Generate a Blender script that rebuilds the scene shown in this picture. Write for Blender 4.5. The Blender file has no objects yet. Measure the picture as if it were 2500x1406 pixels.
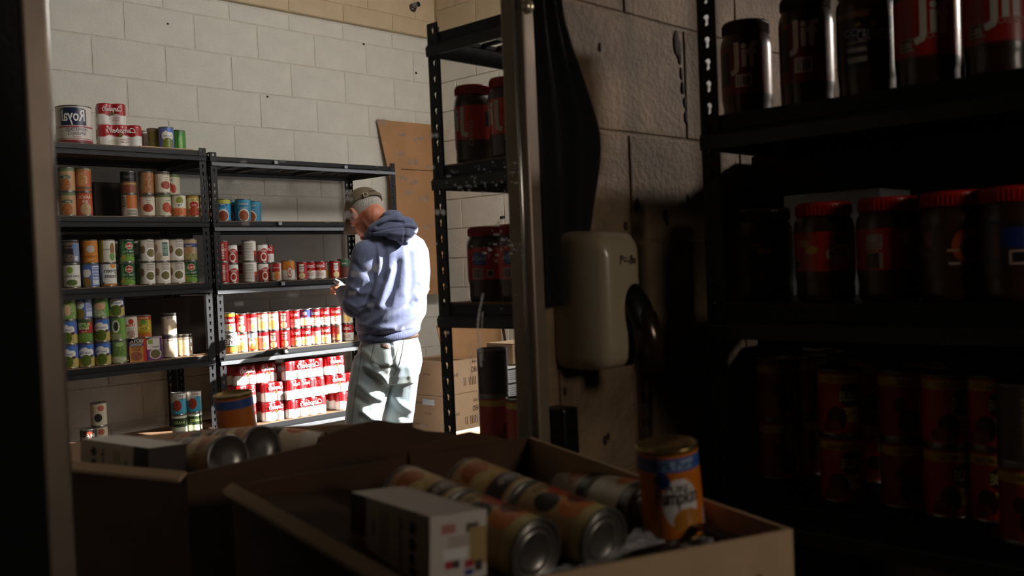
# A storage room: block walls, steel racks of tinned food, a framed wall mirror, a hand dryer.
# The room that the mirror shows is built as real geometry beyond the mirror frame (its mirror image,
# with its lettering reversed), so it keeps the right parallax from every position in front of the glass.
import bpy, bmesh, math, random
import numpy as np
from mathutils import Vector, Matrix
from mathutils.bvhtree import BVHTree

random.seed(7)
scene = bpy.context.scene
COL = scene.collection

# ------------------------------------------------------------------ camera
F_PX = 2363.4
YAW, PITCH, ROLL = math.radians(46.494), math.radians(-1.354), math.radians(-2.342)
CAM = np.array([0.0, -1.10, 1.25])


def _axes():
    cy, sy, cp, sp = math.cos(YAW), math.sin(YAW), math.cos(PITCH), math.sin(PITCH)
    f = np.array([sy * cp, cy * cp, sp]); r0 = np.array([cy, -sy, 0.0]); u0 = np.cross(r0, f)
    r = math.cos(ROLL) * r0 + math.sin(ROLL) * u0
    u = -math.sin(ROLL) * r0 + math.cos(ROLL) * u0
    return r, u, f


CR, CU, CF = _axes()
cam = bpy.data.cameras.new('camera'); cam_o = bpy.data.objects.new('camera', cam); COL.objects.link(cam_o)
cam.sensor_width = 36.0; cam.lens = F_PX / 2500 * 36.0; cam.clip_start = 0.02; cam.clip_end = 60
cam_o.matrix_world = Matrix(((CR[0], CU[0], -CF[0], CAM[0]), (CR[1], CU[1], -CF[1], CAM[1]),
                             (CR[2], CU[2], -CF[2], CAM[2]), (0, 0, 0, 1)))
cam.dof.use_dof = True; cam.dof.focus_distance = 5.0; cam.dof.aperture_fstop = 5.6
scene.camera = cam_o

# ------------------------------------------------------------------ world, sun, doorway and fill light, exposure
world = bpy.data.worlds.new('world'); scene.world = world; world.use_nodes = True
world.node_tree.nodes['Background'].inputs[0].default_value = (0.55, 0.68, 0.9, 1)
world.node_tree.nodes['Background'].inputs[1].default_value = 0.6

SUN_DIR = Vector((-0.79, 0.61, -0.47)).normalized()
sun = bpy.data.lights.new('sun', 'SUN'); sun.energy = 34.0; sun.angle = math.radians(0.7); sun.color = (1, 0.985, 0.96)
sun_o = bpy.data.objects.new('sun', sun); COL.objects.link(sun_o)
sun_o.rotation_euler = SUN_DIR.to_track_quat('-Z', 'Y').to_euler(); sun_o.location = (7, -2, 5)


def area(name, loc, target, sx, sy, power, color=(1, 1, 1), spread=180):
    l = bpy.data.lights.new(name, 'AREA'); l.shape = 'RECTANGLE'; l.size = sx; l.size_y = sy; l.energy = power
    l.color = color; l.spread = math.radians(spread)
    o = bpy.data.objects.new(name, l); COL.objects.link(o); o.location = loc
    o.rotation_euler = (Vector(target) - Vector(loc)).to_track_quat('-Z', 'Y').to_euler()
    return o


# daylight of the doorway in the side wall; the other three are added fill lamps
area('doorway_daylight', (4.52, 1.85, 1.6), (2.6, 3.0, 1.4), 1.1, 1.4, 4.0, (0.95, 0.97, 1.0))
area('high_fill', (3.3, 0.35, 3.1), (2.5, 3.9, 1.6), 1.3, 0.45, 54, (1.0, 0.975, 0.93))  # added lamp, no window there; lights the tin racks from high right
area('side_fill', (3.7, -1.20, 2.15), (1.5, -0.02, 1.6), 0.2, 0.2, 1.7, (1.0, 0.88, 0.78), 50)  # added lamp standing in for an unbuilt opening; grazes the near wall
area('near_fill', (1.20, -2.5, 1.75), (1.0, 0.0, 1.1), 0.4, 0.4, 2.1, (1.0, 0.86, 0.72), 90)  # added fill behind the camera, no window; lights carton and dryer

scene.view_settings.view_transform = 'Standard'; scene.view_settings.look = 'None'
scene.view_settings.exposure = 0.0; scene.view_settings.gamma = 1.0
try:
    scene.view_settings.use_curve_mapping = False
except Exception:
    pass


# ------------------------------------------------------------------ where a sight line meets a plane
def ray(p):
    return CR * (p[0] - 1250) / F_PX - CU * (p[1] - 703) / F_PX + CF


def on_y(p, y):
    d = ray(p); return Vector(CAM + d * (y - CAM[1]) / d[1])


def on_x(p, x):
    d = ray(p); return Vector(CAM + d * (x - CAM[0]) / d[0])


def on_z(p, z):
    d = ray(p); return Vector(CAM + d * (z - CAM[2]) / d[2])


def at_depth(p, t):
    return Vector(CAM + ray(p) * t)


def project(P):
    v = np.asarray(P) - CAM
    dz = v @ CF
    return 1250 + F_PX * (v @ CR) / dz, 703 - F_PX * (v @ CU) / dz


# ------------------------------------------------------------------ materials
def lin(c):
    if isinstance(c, str):
        c = c.lstrip('#'); c = tuple(int(c[i:i + 2], 16) / 255 for i in (0, 2, 4))
    return tuple((x / 12.92 if x <= 0.04045 else ((x + 0.055) / 1.055) ** 2.4) for x in c)


MATS = {}


def new_mat(name):
    m = bpy.data.materials.new(name); m.use_nodes = True
    nt = m.node_tree; b = nt.nodes['Principled BSDF']
    return m, nt, b


def mat(name, color, rough=0.5, metal=0.0, var=0.0, scale=20.0, bump=0.0, bscale=60.0, color2=None, spec=0.5, coat=0.0,
        stretch=(1, 1, 1), sheen=0.0):
    """principled + object-space noise for colour variation and fine relief"""
    m, nt, b = new_mat(name)
    N, L = nt.nodes, nt.links
    c = lin(color); b.inputs['Roughness'].default_value = rough; b.inputs['Metallic'].default_value = metal
    b.inputs['Specular IOR Level'].default_value = spec
    b.inputs['Coat Weight'].default_value = coat; b.inputs['Coat Roughness'].default_value = 0.15
    if sheen:
        b.inputs['Sheen Weight'].default_value = sheen
    tc = N.new('ShaderNodeTexCoord'); mp = N.new('ShaderNodeMapping'); mp.inputs['Scale'].default_value = stretch
    L.new(tc.outputs['Object'], mp.inputs['Vector'])
    if var or color2:
        n = N.new('ShaderNodeTexNoise'); n.inputs['Scale'].default_value = scale; n.inputs['Detail'].default_value = 5
        L.new(mp.outputs[0], n.inputs['Vector'])
        r = N.new('ShaderNodeValToRGB'); r.color_ramp.elements[0].position = 0.32; r.color_ramp.elements[1].position = 0.68
        c2 = lin(color2) if color2 else tuple(x * (1 - var) for x in c)
        r.color_ramp.elements[0].color = (*c2, 1); r.color_ramp.elements[1].color = (*c, 1)
        L.new(n.outputs['Fac'], r.inputs['Fac']); L.new(r.outputs['Color'], b.inputs['Base Color'])
    else:
        b.inputs['Base Color'].default_value = (*c, 1)
    if bump:
        n2 = N.new('ShaderNodeTexNoise'); n2.inputs['Scale'].default_value = bscale; n2.inputs['Detail'].default_value = 6
        n2.inputs['Roughness'].default_value = 0.6
        L.new(mp.outputs[0], n2.inputs['Vector'])
        bp = N.new('ShaderNodeBump'); bp.inputs['Strength'].default_value = bump; bp.inputs['Distance'].default_value = 0.006
        L.new(n2.outputs['Fac'], bp.inputs['Height']); L.new(bp.outputs['Normal'], b.inputs['Normal'])
    MATS[name] = m
    return m


def mat_print(name, rough, coat=0.0, bump=0.0):
    m, nt, b = new_mat(name)
    a = nt.nodes.new('ShaderNodeVertexColor'); a.layer_name = 'Col'
    n = nt.nodes.new('ShaderNodeTexNoise'); n.inputs['Scale'].default_value = 90
    mx = nt.nodes.new('ShaderNodeMix'); mx.data_type = 'RGBA'; mx.blend_type = 'MULTIPLY'; mx.inputs[0].default_value = 0.14
    nt.links.new(a.outputs['Color'], mx.inputs[6]); nt.links.new(n.outputs['Color'], mx.inputs[7])
    nt.links.new(mx.outputs[2], b.inputs['Base Color'])
    b.inputs['Roughness'].default_value = rough; b.inputs['Coat Weight'].default_value = coat
    b.inputs['Coat Roughness'].default_value = 0.2
    if bump:
        n2 = nt.nodes.new('ShaderNodeTexNoise'); n2.inputs['Scale'].default_value = 40; n2.inputs['Distortion'].default_value = 2
        bp = nt.nodes.new('ShaderNodeBump'); bp.inputs['Strength'].default_value = bump; bp.inputs['Distance'].default_value = 0.01
        nt.links.new(n2.outputs['Fac'], bp.inputs['Height']); nt.links.new(bp.outputs['Normal'], b.inputs['Normal'])
    MATS[name] = m
    return m


mat('block', '#d3cec1', 0.75, var=0.10, scale=9, bump=0.75, bscale=100)
mat('mortar', '#c9c3b4', 0.8, var=0.12, scale=20, bump=0.4, bscale=90)
mat('block_tan', '#c3ad8c', 0.75, var=0.14, scale=9, bump=0.5, bscale=80)
mat('block_side', '#d8d2c4', 0.75, var=0.10, scale=9, bump=0.45, bscale=70)
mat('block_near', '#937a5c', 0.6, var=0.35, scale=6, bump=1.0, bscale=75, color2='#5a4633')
mat('stain', '#2b1d14', 0.8)
mat('plaster', '#b8b0a2', 0.85, var=0.1)
mat('concrete', '#6d6862', 0.85, var=0.2, bump=0.3)
mat('black_steel', '#0d0d10', 0.45, var=0.25, scale=30, spec=0.35)
mat('beam_steel', '#0e0e10', 0.5, var=0.2, scale=30, spec=0.3)
mat('lip_grey', '#77797c', 0.4, metal=0.3, var=0.15, scale=30)
mat('lip_dark', '#2b2b2e', 0.4, metal=0.3, var=0.15, scale=30)
mat('grey_steel', '#8d8f90', 0.35, metal=0.6, var=0.2)
mat('particle', '#7a5a3c', 0.75, var=0.35, scale=120)
mat('tin', '#b9b6ae', 0.28, metal=0.95, var=0.15, scale=30)
mat('tin_end', '#8f8c86', 0.33, metal=0.85, var=0.15, scale=30)
mat('gold_tin', '#9c8450', 0.32, metal=0.85, var=0.15, scale=30)
mat('chrome', '#c9c7c1', 0.22, metal=0.9, var=0.1)
mat('frame_metal', '#8a7a6a', 0.42, metal=0.35, var=0.22, scale=14)
mat('cardboard', '#a67c52', 0.8, var=0.15, scale=12, bump=0.1, bscale=150)
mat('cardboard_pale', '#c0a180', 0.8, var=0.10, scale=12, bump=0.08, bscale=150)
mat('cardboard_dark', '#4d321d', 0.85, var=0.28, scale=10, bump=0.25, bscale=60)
mat('backing_brown', '#2a1c12', 0.85, var=0.25, scale=8)
mat('hardboard', '#b08055', 0.6, var=0.22, scale=5)
mat('enamel', '#a89a80', 0.28, var=0.06, scale=4, coat=0.3)
mat('nozzle', '#3a2c24', 0.2, metal=0.6, var=0.2, spec=0.6)
mat('dark_hole', '#050505', 0.5)
mat("shade_black", "#05070d", 0.95, var=0.5, scale=30, bump=0.6, bscale=120)
mat('skin', '#c98868', 0.5, var=0.18, scale=25, color2='#b5674c', bump=0.1, bscale=120)
mat('hair', '#b7afa3', 0.7, var=0.35, scale=120, bump=0.9, bscale=220, stretch=(1, 1, 0.4))
mat('cap_cloth', '#6f6149', 0.85, var=0.18, scale=30, bump=0.25, bscale=320)
mat('sweat_cloth', '#636a88', 0.95, var=0.16, scale=30, bump=0.3, bscale=260, sheen=0.2)
mat('rib_cloth', '#585f7d', 0.95, var=0.25, scale=90, bump=0.4, bscale=200, stretch=(1, 1, 0.1))
mat('denim', '#a9b0aa', 0.9, var=0.22, scale=7, bump=0.3, bscale=420, color2='#8494a0')
mat('denim_seam', '#6d6c5c', 0.9, var=0.2, scale=90)
mat('leather', '#4a3122', 0.6, var=0.25, scale=60)
mat('brass', '#c9bda2', 0.3, metal=0.7)
mat('eye', '#e8e4dc', 0.2)
mat('white_item', '#d9e2ea', 0.5, var=0.1)
mat('shoe', '#3b332c', 0.7, var=0.2)
mat('peanut_butter', '#3a200c', 0.35, var=0.25, scale=18, coat=0.6)
mat('jar_clear', '#5c3413', 0.12, var=0.2, scale=8, coat=0.5)
mat('lid_red', '#b8241a', 0.35, var=0.1)
mat('lid_dark', '#3a0d0a', 0.4, var=0.1)
mat('black_plastic', '#0c0c0d', 0.35, var=0.2)
mat_print('paper', 0.36, 0.15)
mat_print('film', 0.30, 0.5, 0.25)
mat_print('board', 0.6)
mat_print('ink', 0.5)


def mat_film_clear(name, wt, tint=(1, 1, 1), rough=0.12):
    m, nt, b = new_mat(name)
    out = nt.nodes['Material Output']
    tr = nt.nodes.new('ShaderNodeBsdfTransparent'); mx = nt.nodes.new('ShaderNodeMixShader'); mx.inputs[0].default_value = wt
    b.inputs['Base Color'].default_value = (*tint, 1); b.inputs['Roughness'].default_value = rough
    nt.links.new(tr.outputs[0], mx.inputs[1]); nt.links.new(b.outputs[0], mx.inputs[2]); nt.links.new(mx.outputs[0], out.inputs[0])
    MATS[name] = m
    return m


mat_film_clear('clear_plastic', 0.30, (0.75, 0.75, 0.78), 0.1)
m_sp, nt_sp, b_sp = new_mat('splash')
_o = nt_sp.nodes['Material Output']
_t = nt_sp.nodes.new('ShaderNodeBsdfTransparent'); _d = nt_sp.nodes.new('ShaderNodeBsdfTranslucent')
_d.inputs[0].default_value = (0.92, 0.93, 0.97, 1)
_df = nt_sp.nodes.new('ShaderNodeBsdfDiffuse'); _df.inputs[0].default_value = (0.95, 0.95, 0.97, 1)
_md = nt_sp.nodes.new('ShaderNodeMixShader'); _md.inputs[0].default_value = 0.5
nt_sp.links.new(_d.outputs[0], _md.inputs[1]); nt_sp.links.new(_df.outputs[0], _md.inputs[2])
_m2 = nt_sp.nodes.new('ShaderNodeMixShader')
_n = nt_sp.nodes.new('ShaderNodeTexNoise'); _n.inputs['Scale'].default_value = 160
_mr = nt_sp.nodes.new('ShaderNodeMapRange'); _mr.inputs[1].default_value = 0.35; _mr.inputs[2].default_value = 0.7
_mr.inputs[3].default_value = 0.25; _mr.inputs[4].default_value = 0.85
nt_sp.links.new(_n.outputs['Fac'], _mr.inputs[0]); nt_sp.links.new(_mr.outputs[0], _m2.inputs[0])
nt_sp.links.new(_t.outputs[0], _m2.inputs[1]); nt_sp.links.new(_md.outputs[0], _m2.inputs[2]); nt_sp.links.new(_m2.outputs[0], _o.inputs[0])
MATS['splash'] = m_sp
m_gl, nt_gl, b_gl = new_mat('mirror_glass')
_o = nt_gl.nodes['Material Output']
_t = nt_gl.nodes.new('ShaderNodeBsdfTransparent'); _d = nt_gl.nodes.new('ShaderNodeBsdfTranslucent')
_d.inputs[0].default_value = (0.9, 0.93, 1.0, 1)
_m2 = nt_gl.nodes.new('ShaderNodeMixShader'); _m2.inputs[0].default_value = 0.006
nt_gl.links.new(_t.outputs[0], _m2.inputs[1]); nt_gl.links.new(_d.outputs[0], _m2.inputs[2]); nt_gl.links.new(_m2.outputs[0], _o.inputs[0])
MATS['mirror_glass'] = m_gl


# ------------------------------------------------------------------ mesh helpers
def link(name, me, m=None, parent=None, loc=None, rot=None, smooth=False):
    o = bpy.data.objects.new(name, me)
    if m and not me.materials:
        me.materials.append(MATS[m])
    COL.objects.link(o)
    if parent is not None:
        o.parent = parent
    if loc is not None:
        o.location = loc
    if rot is not None:
        o.rotation_euler = rot
    if smooth:
        me.polygons.foreach_set('use_smooth', [True] * len(me.polygons))
    return o


def tag(o, label=None, cat=None, group=None, kind=None):
    if label:
        o['label'] = label
    if cat:
        o['category'] = cat
    if group:
        o['group'] = group
    if kind:
        o['kind'] = kind
    return o


def empty(name, loc=(0, 0, 0), rz=0.0):
    o = bpy.data.objects.new(name, None); o.empty_display_size = 0.05
    COL.objects.link(o); o.location = loc; o.rotation_euler = (0, 0, rz)
    return o


def pydata(name, v, f):
    me = bpy.data.meshes.new(name); me.from_pydata([tuple(x) for x in v], [], [tuple(x) for x in f]); me.update()
    return me


class MB:
    def __init__(s):
        s.v = []; s.f = []; s.c = []

    def add(s, v, f, col=None):
        o = len(s.v); s.v += [tuple(x) for x in v]; s.f += [tuple(i + o for i in q) for q in f]
        if col is not None:
            s.c += [col] * len(v)
        return s

    def box(s, x0, x1, y0, y1, z0, z1, col=None):
        v = [(x0, y0, z0), (x1, y0, z0), (x1, y1, z0), (x0, y1, z0), (x0, y0, z1), (x1, y0, z1), (x1, y1, z1), (x0, y1, z1)]
        f = [(0, 3, 2, 1), (4, 5, 6, 7), (0, 1, 5, 4), (1, 2, 6, 5), (2, 3, 7, 6), (3, 0, 4, 7)]
        return s.add(v, f, col)

    def prism(s, pts, vec, col=None):
        """polygon pts (3-D, ordered) swept along vec"""
        n = len(pts); vec = Vector(vec); a = [Vector(p) for p in pts]; b = [p + vec for p in a]
        f = [tuple(range(n))[::-1], tuple(range(n, 2 * n))] + [(i, (i + 1) % n, n + (i + 1) % n, n + i) for i in range(n)]
        return s.add(a + b, f, col)

    def tube(s, path, r, n=10, col=None, caps=True):
        path = [Vector(p) for p in path]; m = len(path)
        rs = r if isinstance(r, (list, tuple)) else [r] * m
        v = []; f = []; up = None
        for i, p in enumerate(path):
            t = (path[min(i + 1, m - 1)] - path[max(i - 1, 0)]).normalized()
            if up is None:
                up = t.orthogonal().normalized()
            up = (up - t * up.dot(t)).normalized(); w = t.cross(up)
            for k in range(n):
                a = 2 * math.pi * k / n
                v.append(p + (up * math.cos(a) + w * math.sin(a)) * rs[i])
        for i in range(m - 1):
            for k in range(n):
                k2 = (k + 1) % n
                f.append((i * n + k, i * n + k2, (i + 1) * n + k2, (i + 1) * n + k))
        if caps:
            f.append(tuple(range(n))[::-1]); f.append(tuple((m - 1) * n + k for k in range(n)))
        return s.add(v, f, col)

    def lathe(s, prof, n=32, col=None, c=(0, 0, 0), capb=True, capt=True):
        v = []; f = []; m = len(prof)
        for r, z in prof:
            for k in range(n):
                a = 2 * math.pi * k / n
                v.append((c[0] + r * math.cos(a), c[1] + r * math.sin(a), c[2] + z))
        for i in range(m - 1):
            for k in range(n):
                k2 = (k + 1) % n
                f.append((i * n + k, i * n + k2, (i + 1) * n + k2, (i + 1) * n + k))
        if capb:
            f.append(tuple(range(n))[::-1])
        if capt:
            f.append(tuple((m - 1) * n + k for k in range(n)))
        return s.add(v, f, col)

    def ellipsoid(s, c, ax, n=20, m=12):
        """ax: three Vectors (semi axes)"""
        c = Vector(c); v = [c - ax[2]]; f = []
        for i in range(1, m):
            t = -math.pi / 2 + math.pi * i / m
            for k in range(n):
                a = 2 * math.pi * k / n
                v.append(c + (ax[0] * math.cos(a) + ax[1] * math.sin(a)) * math.cos(t) + ax[2] * math.sin(t))
        v.append(c + ax[2]); top = len(v) - 1
        for k in range(n):
            f.append((0, 1 + (k + 1) % n, 1 + k)); f.append((top, top - n + k, top - n + (k + 1) % n))
        for i in range(m - 2):
            for k in range(n):
                a = 1 + i * n + k; b = 1 + i * n + (k + 1) % n
                f.append((a, b, b + n, a + n))
        return s.add(v, f)

    def rings(s, rr, n=24):
        """rr: list of (centre, A, B) ellipse rings lofted, capped"""
        v = []; f = []
        for c, A, B in rr:
            for k in range(n):
                a = 2 * math.pi * k / n
                v.append(Vector(c) + Vector(A) * math.cos(a) + Vector(B) * math.sin(a))
        for i in range(len(rr) - 1):
            for k in range(n):
                k2 = (k + 1) % n
                f.append((i * n + k, i * n + k2, (i + 1) * n + k2, (i + 1) * n + k))
        f.append(tuple(range(n))[::-1]); f.append(tuple((len(rr) - 1) * n + k for k in range(n)))
        return s.add(v, f)

    def mesh(s, name='mesh'):
        me = pydata(name, s.v, s.f)
        if s.c and len(s.c) == len(s.v):
            set_col(me, np.array([lin(c) for c in s.c]))
        return me

    def build(s, name, m, parent=None, loc=None, rot=None, smooth=False, bevel=0.0, seg=2):
        me = s.mesh(name)
        fix_normals(me, bevel, seg)
        return link(name, me, m, parent, loc, rot, smooth)


def fix_normals(me, bevel=0.0, seg=2):
    bm = bmesh.new(); bm.from_mesh(me)
    bmesh.ops.recalc_face_normals(bm, faces=bm.faces)
    if bevel:
        es = [e for e in bm.edges if len(e.link_faces) == 2 and e.calc_face_angle(0) > 0.6]
        bmesh.ops.bevel(bm, geom=es, offset=bevel, segments=seg, affect='EDGES', profile=0.5)
    bm.to_mesh(me); bm.free()


def set_col(me, rgb):
    a = me.color_attributes.new('Col', 'FLOAT_COLOR', 'POINT')
    buf = np.ones((len(me.vertices), 4), dtype=np.float32); buf[:, :3] = rgb
    a.data.foreach_set('color', buf.ravel())


def remesh(mb, name, voxel, smooth_it=6, parent=None, material=None):
    """fuse the overlapping shapes of mb into one continuous skin"""
    me = mb.mesh(name); fix_normals(me)
    tmp = bpy.data.objects.new('tmp', me); COL.objects.link(tmp)
    r = tmp.modifiers.new('r', 'REMESH'); r.mode = 'VOXEL'; r.voxel_size = voxel; r.use_smooth_shade = True
    if smooth_it:
        sm = tmp.modifiers.new('s', 'SMOOTH'); sm.factor = 0.5; sm.iterations = smooth_it
    dg = bpy.context.evaluated_depsgraph_get()
    out = bpy.data.meshes.new_from_object(tmp.evaluated_get(dg)); out.name = name
    bpy.data.objects.remove(tmp); bpy.data.meshes.remove(me)
    out.materials.clear()
    out.polygons.foreach_set('use_smooth', [True] * len(out.polygons))
    return out


# ------------------------------------------------------------------ lettering
_TXT = {}


def text_mesh(t, shear=0.0, bold=0.0):
    """flat letters, cap height about 0.7, centred on 0,0: (verts Nx2, faces)"""
    key = (t, shear, bold)
    if key in _TXT:
        return _TXT[key]
    cu = bpy.data.curves.new('t', 'FONT'); cu.body = t; cu.align_x = 'CENTER'; cu.align_y = 'CENTER'; cu.size = 1.0
    cu.shear = shear; cu.resolution_u = 2; cu.offset = bold; cu.space_line = 0.85
    o = bpy.data.objects.new('t', cu); COL.objects.link(o)
    dg = bpy.context.evaluated_depsgraph_get(); dg.update()
    me = bpy.data.meshes.new_from_object(o.evaluated_get(dg))
    v = np.array([x.co[:2] for x in me.vertices]) if len(me.vertices) else np.zeros((0, 2))
    f = [tuple(p.vertices) for p in me.polygons]
    bpy.data.objects.remove(o); bpy.data.curves.remove(cu); bpy.data.meshes.remove(me)
    if len(v):
        v = v - (v.max(0) + v.min(0)) / 2
    _TXT[key] = (v, f)
    return _TXT[key]


def lettering_mesh(items, R, mirror, name='lettering', off=0.0005):
    """mirror 1: reversed lettering at the given place, 2: everything flipped. items: (text, angle, z, size, colour, shear, bold, maxwidth, turn) laid on a cylinder of radius R (facing -y)"""
    V = []; Fc = []; C = []
    for it in items:
        t, ang, z, size, col = it[:5]
        shear = it[5] if len(it) > 5 else 0; bold = it[6] if len(it) > 6 else 0
        mw = it[7] if len(it) > 7 else None; turn = it[8] if len(it) > 8 else 0
        v, f = text_mesh(t, shear, bold)
        if not len(v):
            continue
        w = v[:, 0].max() - v[:, 0].min()
        sx = size
        if mw:
            sx = min(size, mw / max(w, 1e-6))
        bm = bmesh.new()
        if turn:
            P2 = np.stack([-v[:, 1] * size, v[:, 0] * sx], 1)
        else:
            P2 = np.stack([v[:, 0] * sx, v[:, 1] * size], 1)
        bv = [bm.verts.new((p[0], p[1], 0)) for p in P2]
        for q in f:
            try:
                bm.faces.new([bv[i] for i in q])
            except ValueError:
                pass
        if R:
            step = R * 0.3; xm = P2[:, 0].max(); x = P2[:, 0].min() + step
            while x < xm:
                bmesh.ops.bisect_plane(bm, geom=bm.verts[:] + bm.edges[:] + bm.faces[:], plane_co=(x, 0, 0), plane_no=(1, 0, 0))
                x += step
        bm.verts.index_update(); o = len(V)
        for q in bm.verts:
            if R:
                a = ang + (-q.co.x if mirror == 1 else q.co.x) / R
                a = -a if mirror == 2 else a
                V.append(((R + off) * math.sin(a), -(R + off) * math.cos(a), z + q.co.y))
            else:
                V.append((ang + (-q.co.x if mirror else q.co.x), -off, z + q.co.y))
            C.append(lin(col))
        for q in bm.faces:
            Fc.append(tuple(x.index + o for x in q.verts))
        bm.free()
    if not V:
        return None
    me = pydata(name, V, Fc); set_col(me, np.array(C)); me.materials.append(MATS['ink'])
    return me


# ------------------------------------------------------------------ printed label pattern
def hash2(a, b, k):
    x = np.sin(a * 127.1 + b * 311.7 + k * 74.7) * 43758.5453
    return x - np.floor(x)


def paint(layers, A, V):
    """A: angle from the front (rad), V: 0..1 up the label -> linear rgb"""
    out = np.zeros(A.shape + (3,)); out[:] = lin(layers[0][1])
    for k, L in enumerate(layers[1:]):
        if L[0] == 'band':
            m = (V >= L[1]) & (V <= L[2]); out[m] = lin(L[3])
        elif L[0] == 'rect':
            m = (A >= L[1]) & (A <= L[2]) & (V >= L[3]) & (V <= L[4]); out[m] = lin(L[5])
        elif L[0] == 'ell':
            d = ((A - L[1]) / L[3]) ** 2 + ((V - L[2]) / L[4]) ** 2; m = d <= 1
            c = np.array(lin(L[5]))
            if len(L) > 6:
                h = hash2(np.round(A * 16), np.round(V * 26), k)[..., None]
                col = c * (1 - h) + np.array(lin(L[6])) * h
                out[m] = col[m]
            else:
                out[m] = c
        elif L[0] == 'wave':
            m = V <= L[1] + L[2] * np.sin(A * L[3] + L[4]); out[m] = lin(L[5])
        elif L[0] == 'speck':
            m = (A >= L[1]) & (A <= L[2]) & (V >= L[3]) & (V <= L[4])
            h = hash2(np.round(A * L[7] if len(L) > 7 else A * 14), np.round(V * (L[8] if len(L) > 8 else 22)), k)[..., None]
            col = np.array(lin(L[5])) * (1 - h) + np.array(lin(L[6])) * h
            out[m] = col[m]
        elif L[0] == 'bars':
            m = (A >= L[1]) & (A <= L[2]) & (V >= L[3]) & (V <= L[4])
            s = np.floor((A - L[1]) * L[6]) % 2 == 0 if L[7] == 'v' else np.floor((V - L[3]) * L[6]) % 2 == 0
            out[m & s] = lin(L[5])
    return out


RED, WHITE, CREAM, GOLD = '#b30d17', '#ece8de', '#e3dac6', '#c9a24a'
NUT = ('bars', 1.2, 2.3, 0.1, 0.9, '#6e6a64', 26, 'h')
D = {}   # name -> (R, H, layers, texts, description)


def des(name, R, H, layers, texts, desc):
    D[name] = (R, H, layers, texts, desc)


S, K, P = (0.0366, 0.112), (0.0296, 0.102), (0.0400, 0.120)
SW = ('Campbell\'s', 0.0, 0.76, 0.030, '#f4efe6', 0.35, 0.012, 0.062)
des('camp', *K, [('bg', WHITE), ('band', .5, 1, RED), ('ell', 0, .5, .2, .08, GOLD)],
    [SW, ('Chicken\nNoodle', 0, .27, .013, '#a3121a')], "red and white soup can")
des('camp_food', *K, [('bg', WHITE), ('band', .5, 1, RED), ('ell', 0, .5, .17, .07, GOLD), ('ell', -.25, .2, .55, .17, '#d9b65a', '#efe0a0')],
    [SW, ('SOUP', .5, .3, .012, '#a3121a')], "soup can with noodle bowl")
des('camp_yellow', *K, [('bg', WHITE), ('band', .42, .84, RED), ('band', .84, 1, '#e8b92a'), ('ell', 0, .2, .4, .16, '#e0a64a', '#f2d48a')],
    [('Campbell\'s', 0, .62, .026, '#f4efe6', .35, .01, .058), ('soup', .4, .3, .012, '#a3121a')], "soup can with yellow top")
des('camp_shield', *K, [('bg', RED), ('rect', -.45, .45, .5, .92, WHITE), ('ell', 0, .5, .45, .08, WHITE), ('ell', .05, .2, .6, .2, '#e9cf7d', '#f5ecc0')],
    [('Noodle', 0, .78, .014, '#1d2b22', 0, .01), ('soup', 0, .62, .012, '#333333')], "red soup can with white shield")
des('cream_red', *K, [('bg', CREAM), ('band', .78, 1, RED), ('ell', .3, .25, .45, .2, '#e9b23a', '#f3dd83'), NUT],
    [('Chicken', 0, .62, .014, '#8a1b1b'), ('broth', 0, .5, .012, '#8a1b1b')], "cream soup can with red top band")
des('cream_bowl', *K, [('bg', '#e6dcc9'), ('band', .93, 1, '#c9473c'), ('ell', .1, .3, .7, .26, '#d89a3c', '#efe08e'), ('ell', .5, .85, .2, .06, '#7f8fb5'), NUT],
    [('soup', 0, .7, .014, '#8a1b1b')], "cream soup can with a large noodle bowl")
des('red_cup', *K, [('bg', WHITE), ('wave', .72, .08, 2.2, 1, '#a8281e'), ('ell', .1, .28, .55, .26, WHITE), ('ell', .1, .3, .42, .17, '#8a1f12', '#b23a1e'),
     ('rect', -3.2, -1.2, 0, 1, CREAM), NUT], [('tomato', .1, .68, .014, '#f3e8df'), ('soup', .1, .58, .012, '#f3e8df')], "tomato soup can with white cup")
des('nutrition', *S, [('bg', '#e2dccf'), ('bars', -1.0, .7, .08, .95, '#a09a90', 30, 'h'), ('rect', .75, 1.6, 0, .5, '#b3281e'), ('rect', .8, 1.6, 0, .25, '#5a1a14')],
    [], "white soup can showing facts panel")
des('blue_orange', *K, [('bg', '#d9572c'), ('band', .75, 1, '#a9c2dc'), ('ell', 0, .45, .6, .3, WHITE), ('ell', 0, .25, .35, .15, '#e8c260', '#d29b3a')],
    [('Chicken', 0, .62, .013, '#1e3f7d')], "orange soup can with a pale blue top")
des('blue_top', *K, [('bg', WHITE), ('band', .55, 1, '#2a376f'), ('ell', 0, .8, .4, .12, '#d8dde6'), ('ell', 0, .25, .5, .18, '#e6cf72', '#f4eab8'), ('band', 0, .06, RED)],
    [('Oyster', 0, .62, .014, '#cc3333')], "white soup can with a navy top")
des('home_style', *S, [('bg', WHITE), ('band', 0, .3, '#d98a35'), ('band', .3, .36, '#2f6b4a'), ('speck', -3.2, 3.2, 0, .28, '#e3a04a', '#b8511e')],
    [('HOME\nSTYLE', .2, .68, .034, '#3c342f', 0, .01, .075)], "white home style soup can")
des('peppers', *K, [('bg', '#3c4a35'), ('speck', -3.2, 3.2, 0, 1, '#8a2a1c', '#2e3d28'), ('ell', -.2, .6, .5, .3, '#b8392a', '#7e1d18'), ('rect', .2, .9, .1, .45, '#e08a3c'), ('rect', .9, 1.6, 0, 1, WHITE)],
    [('CHILI', -.2, .2, .016, '#f1d9b0')], "dark can with a red pepper picture")
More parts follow.
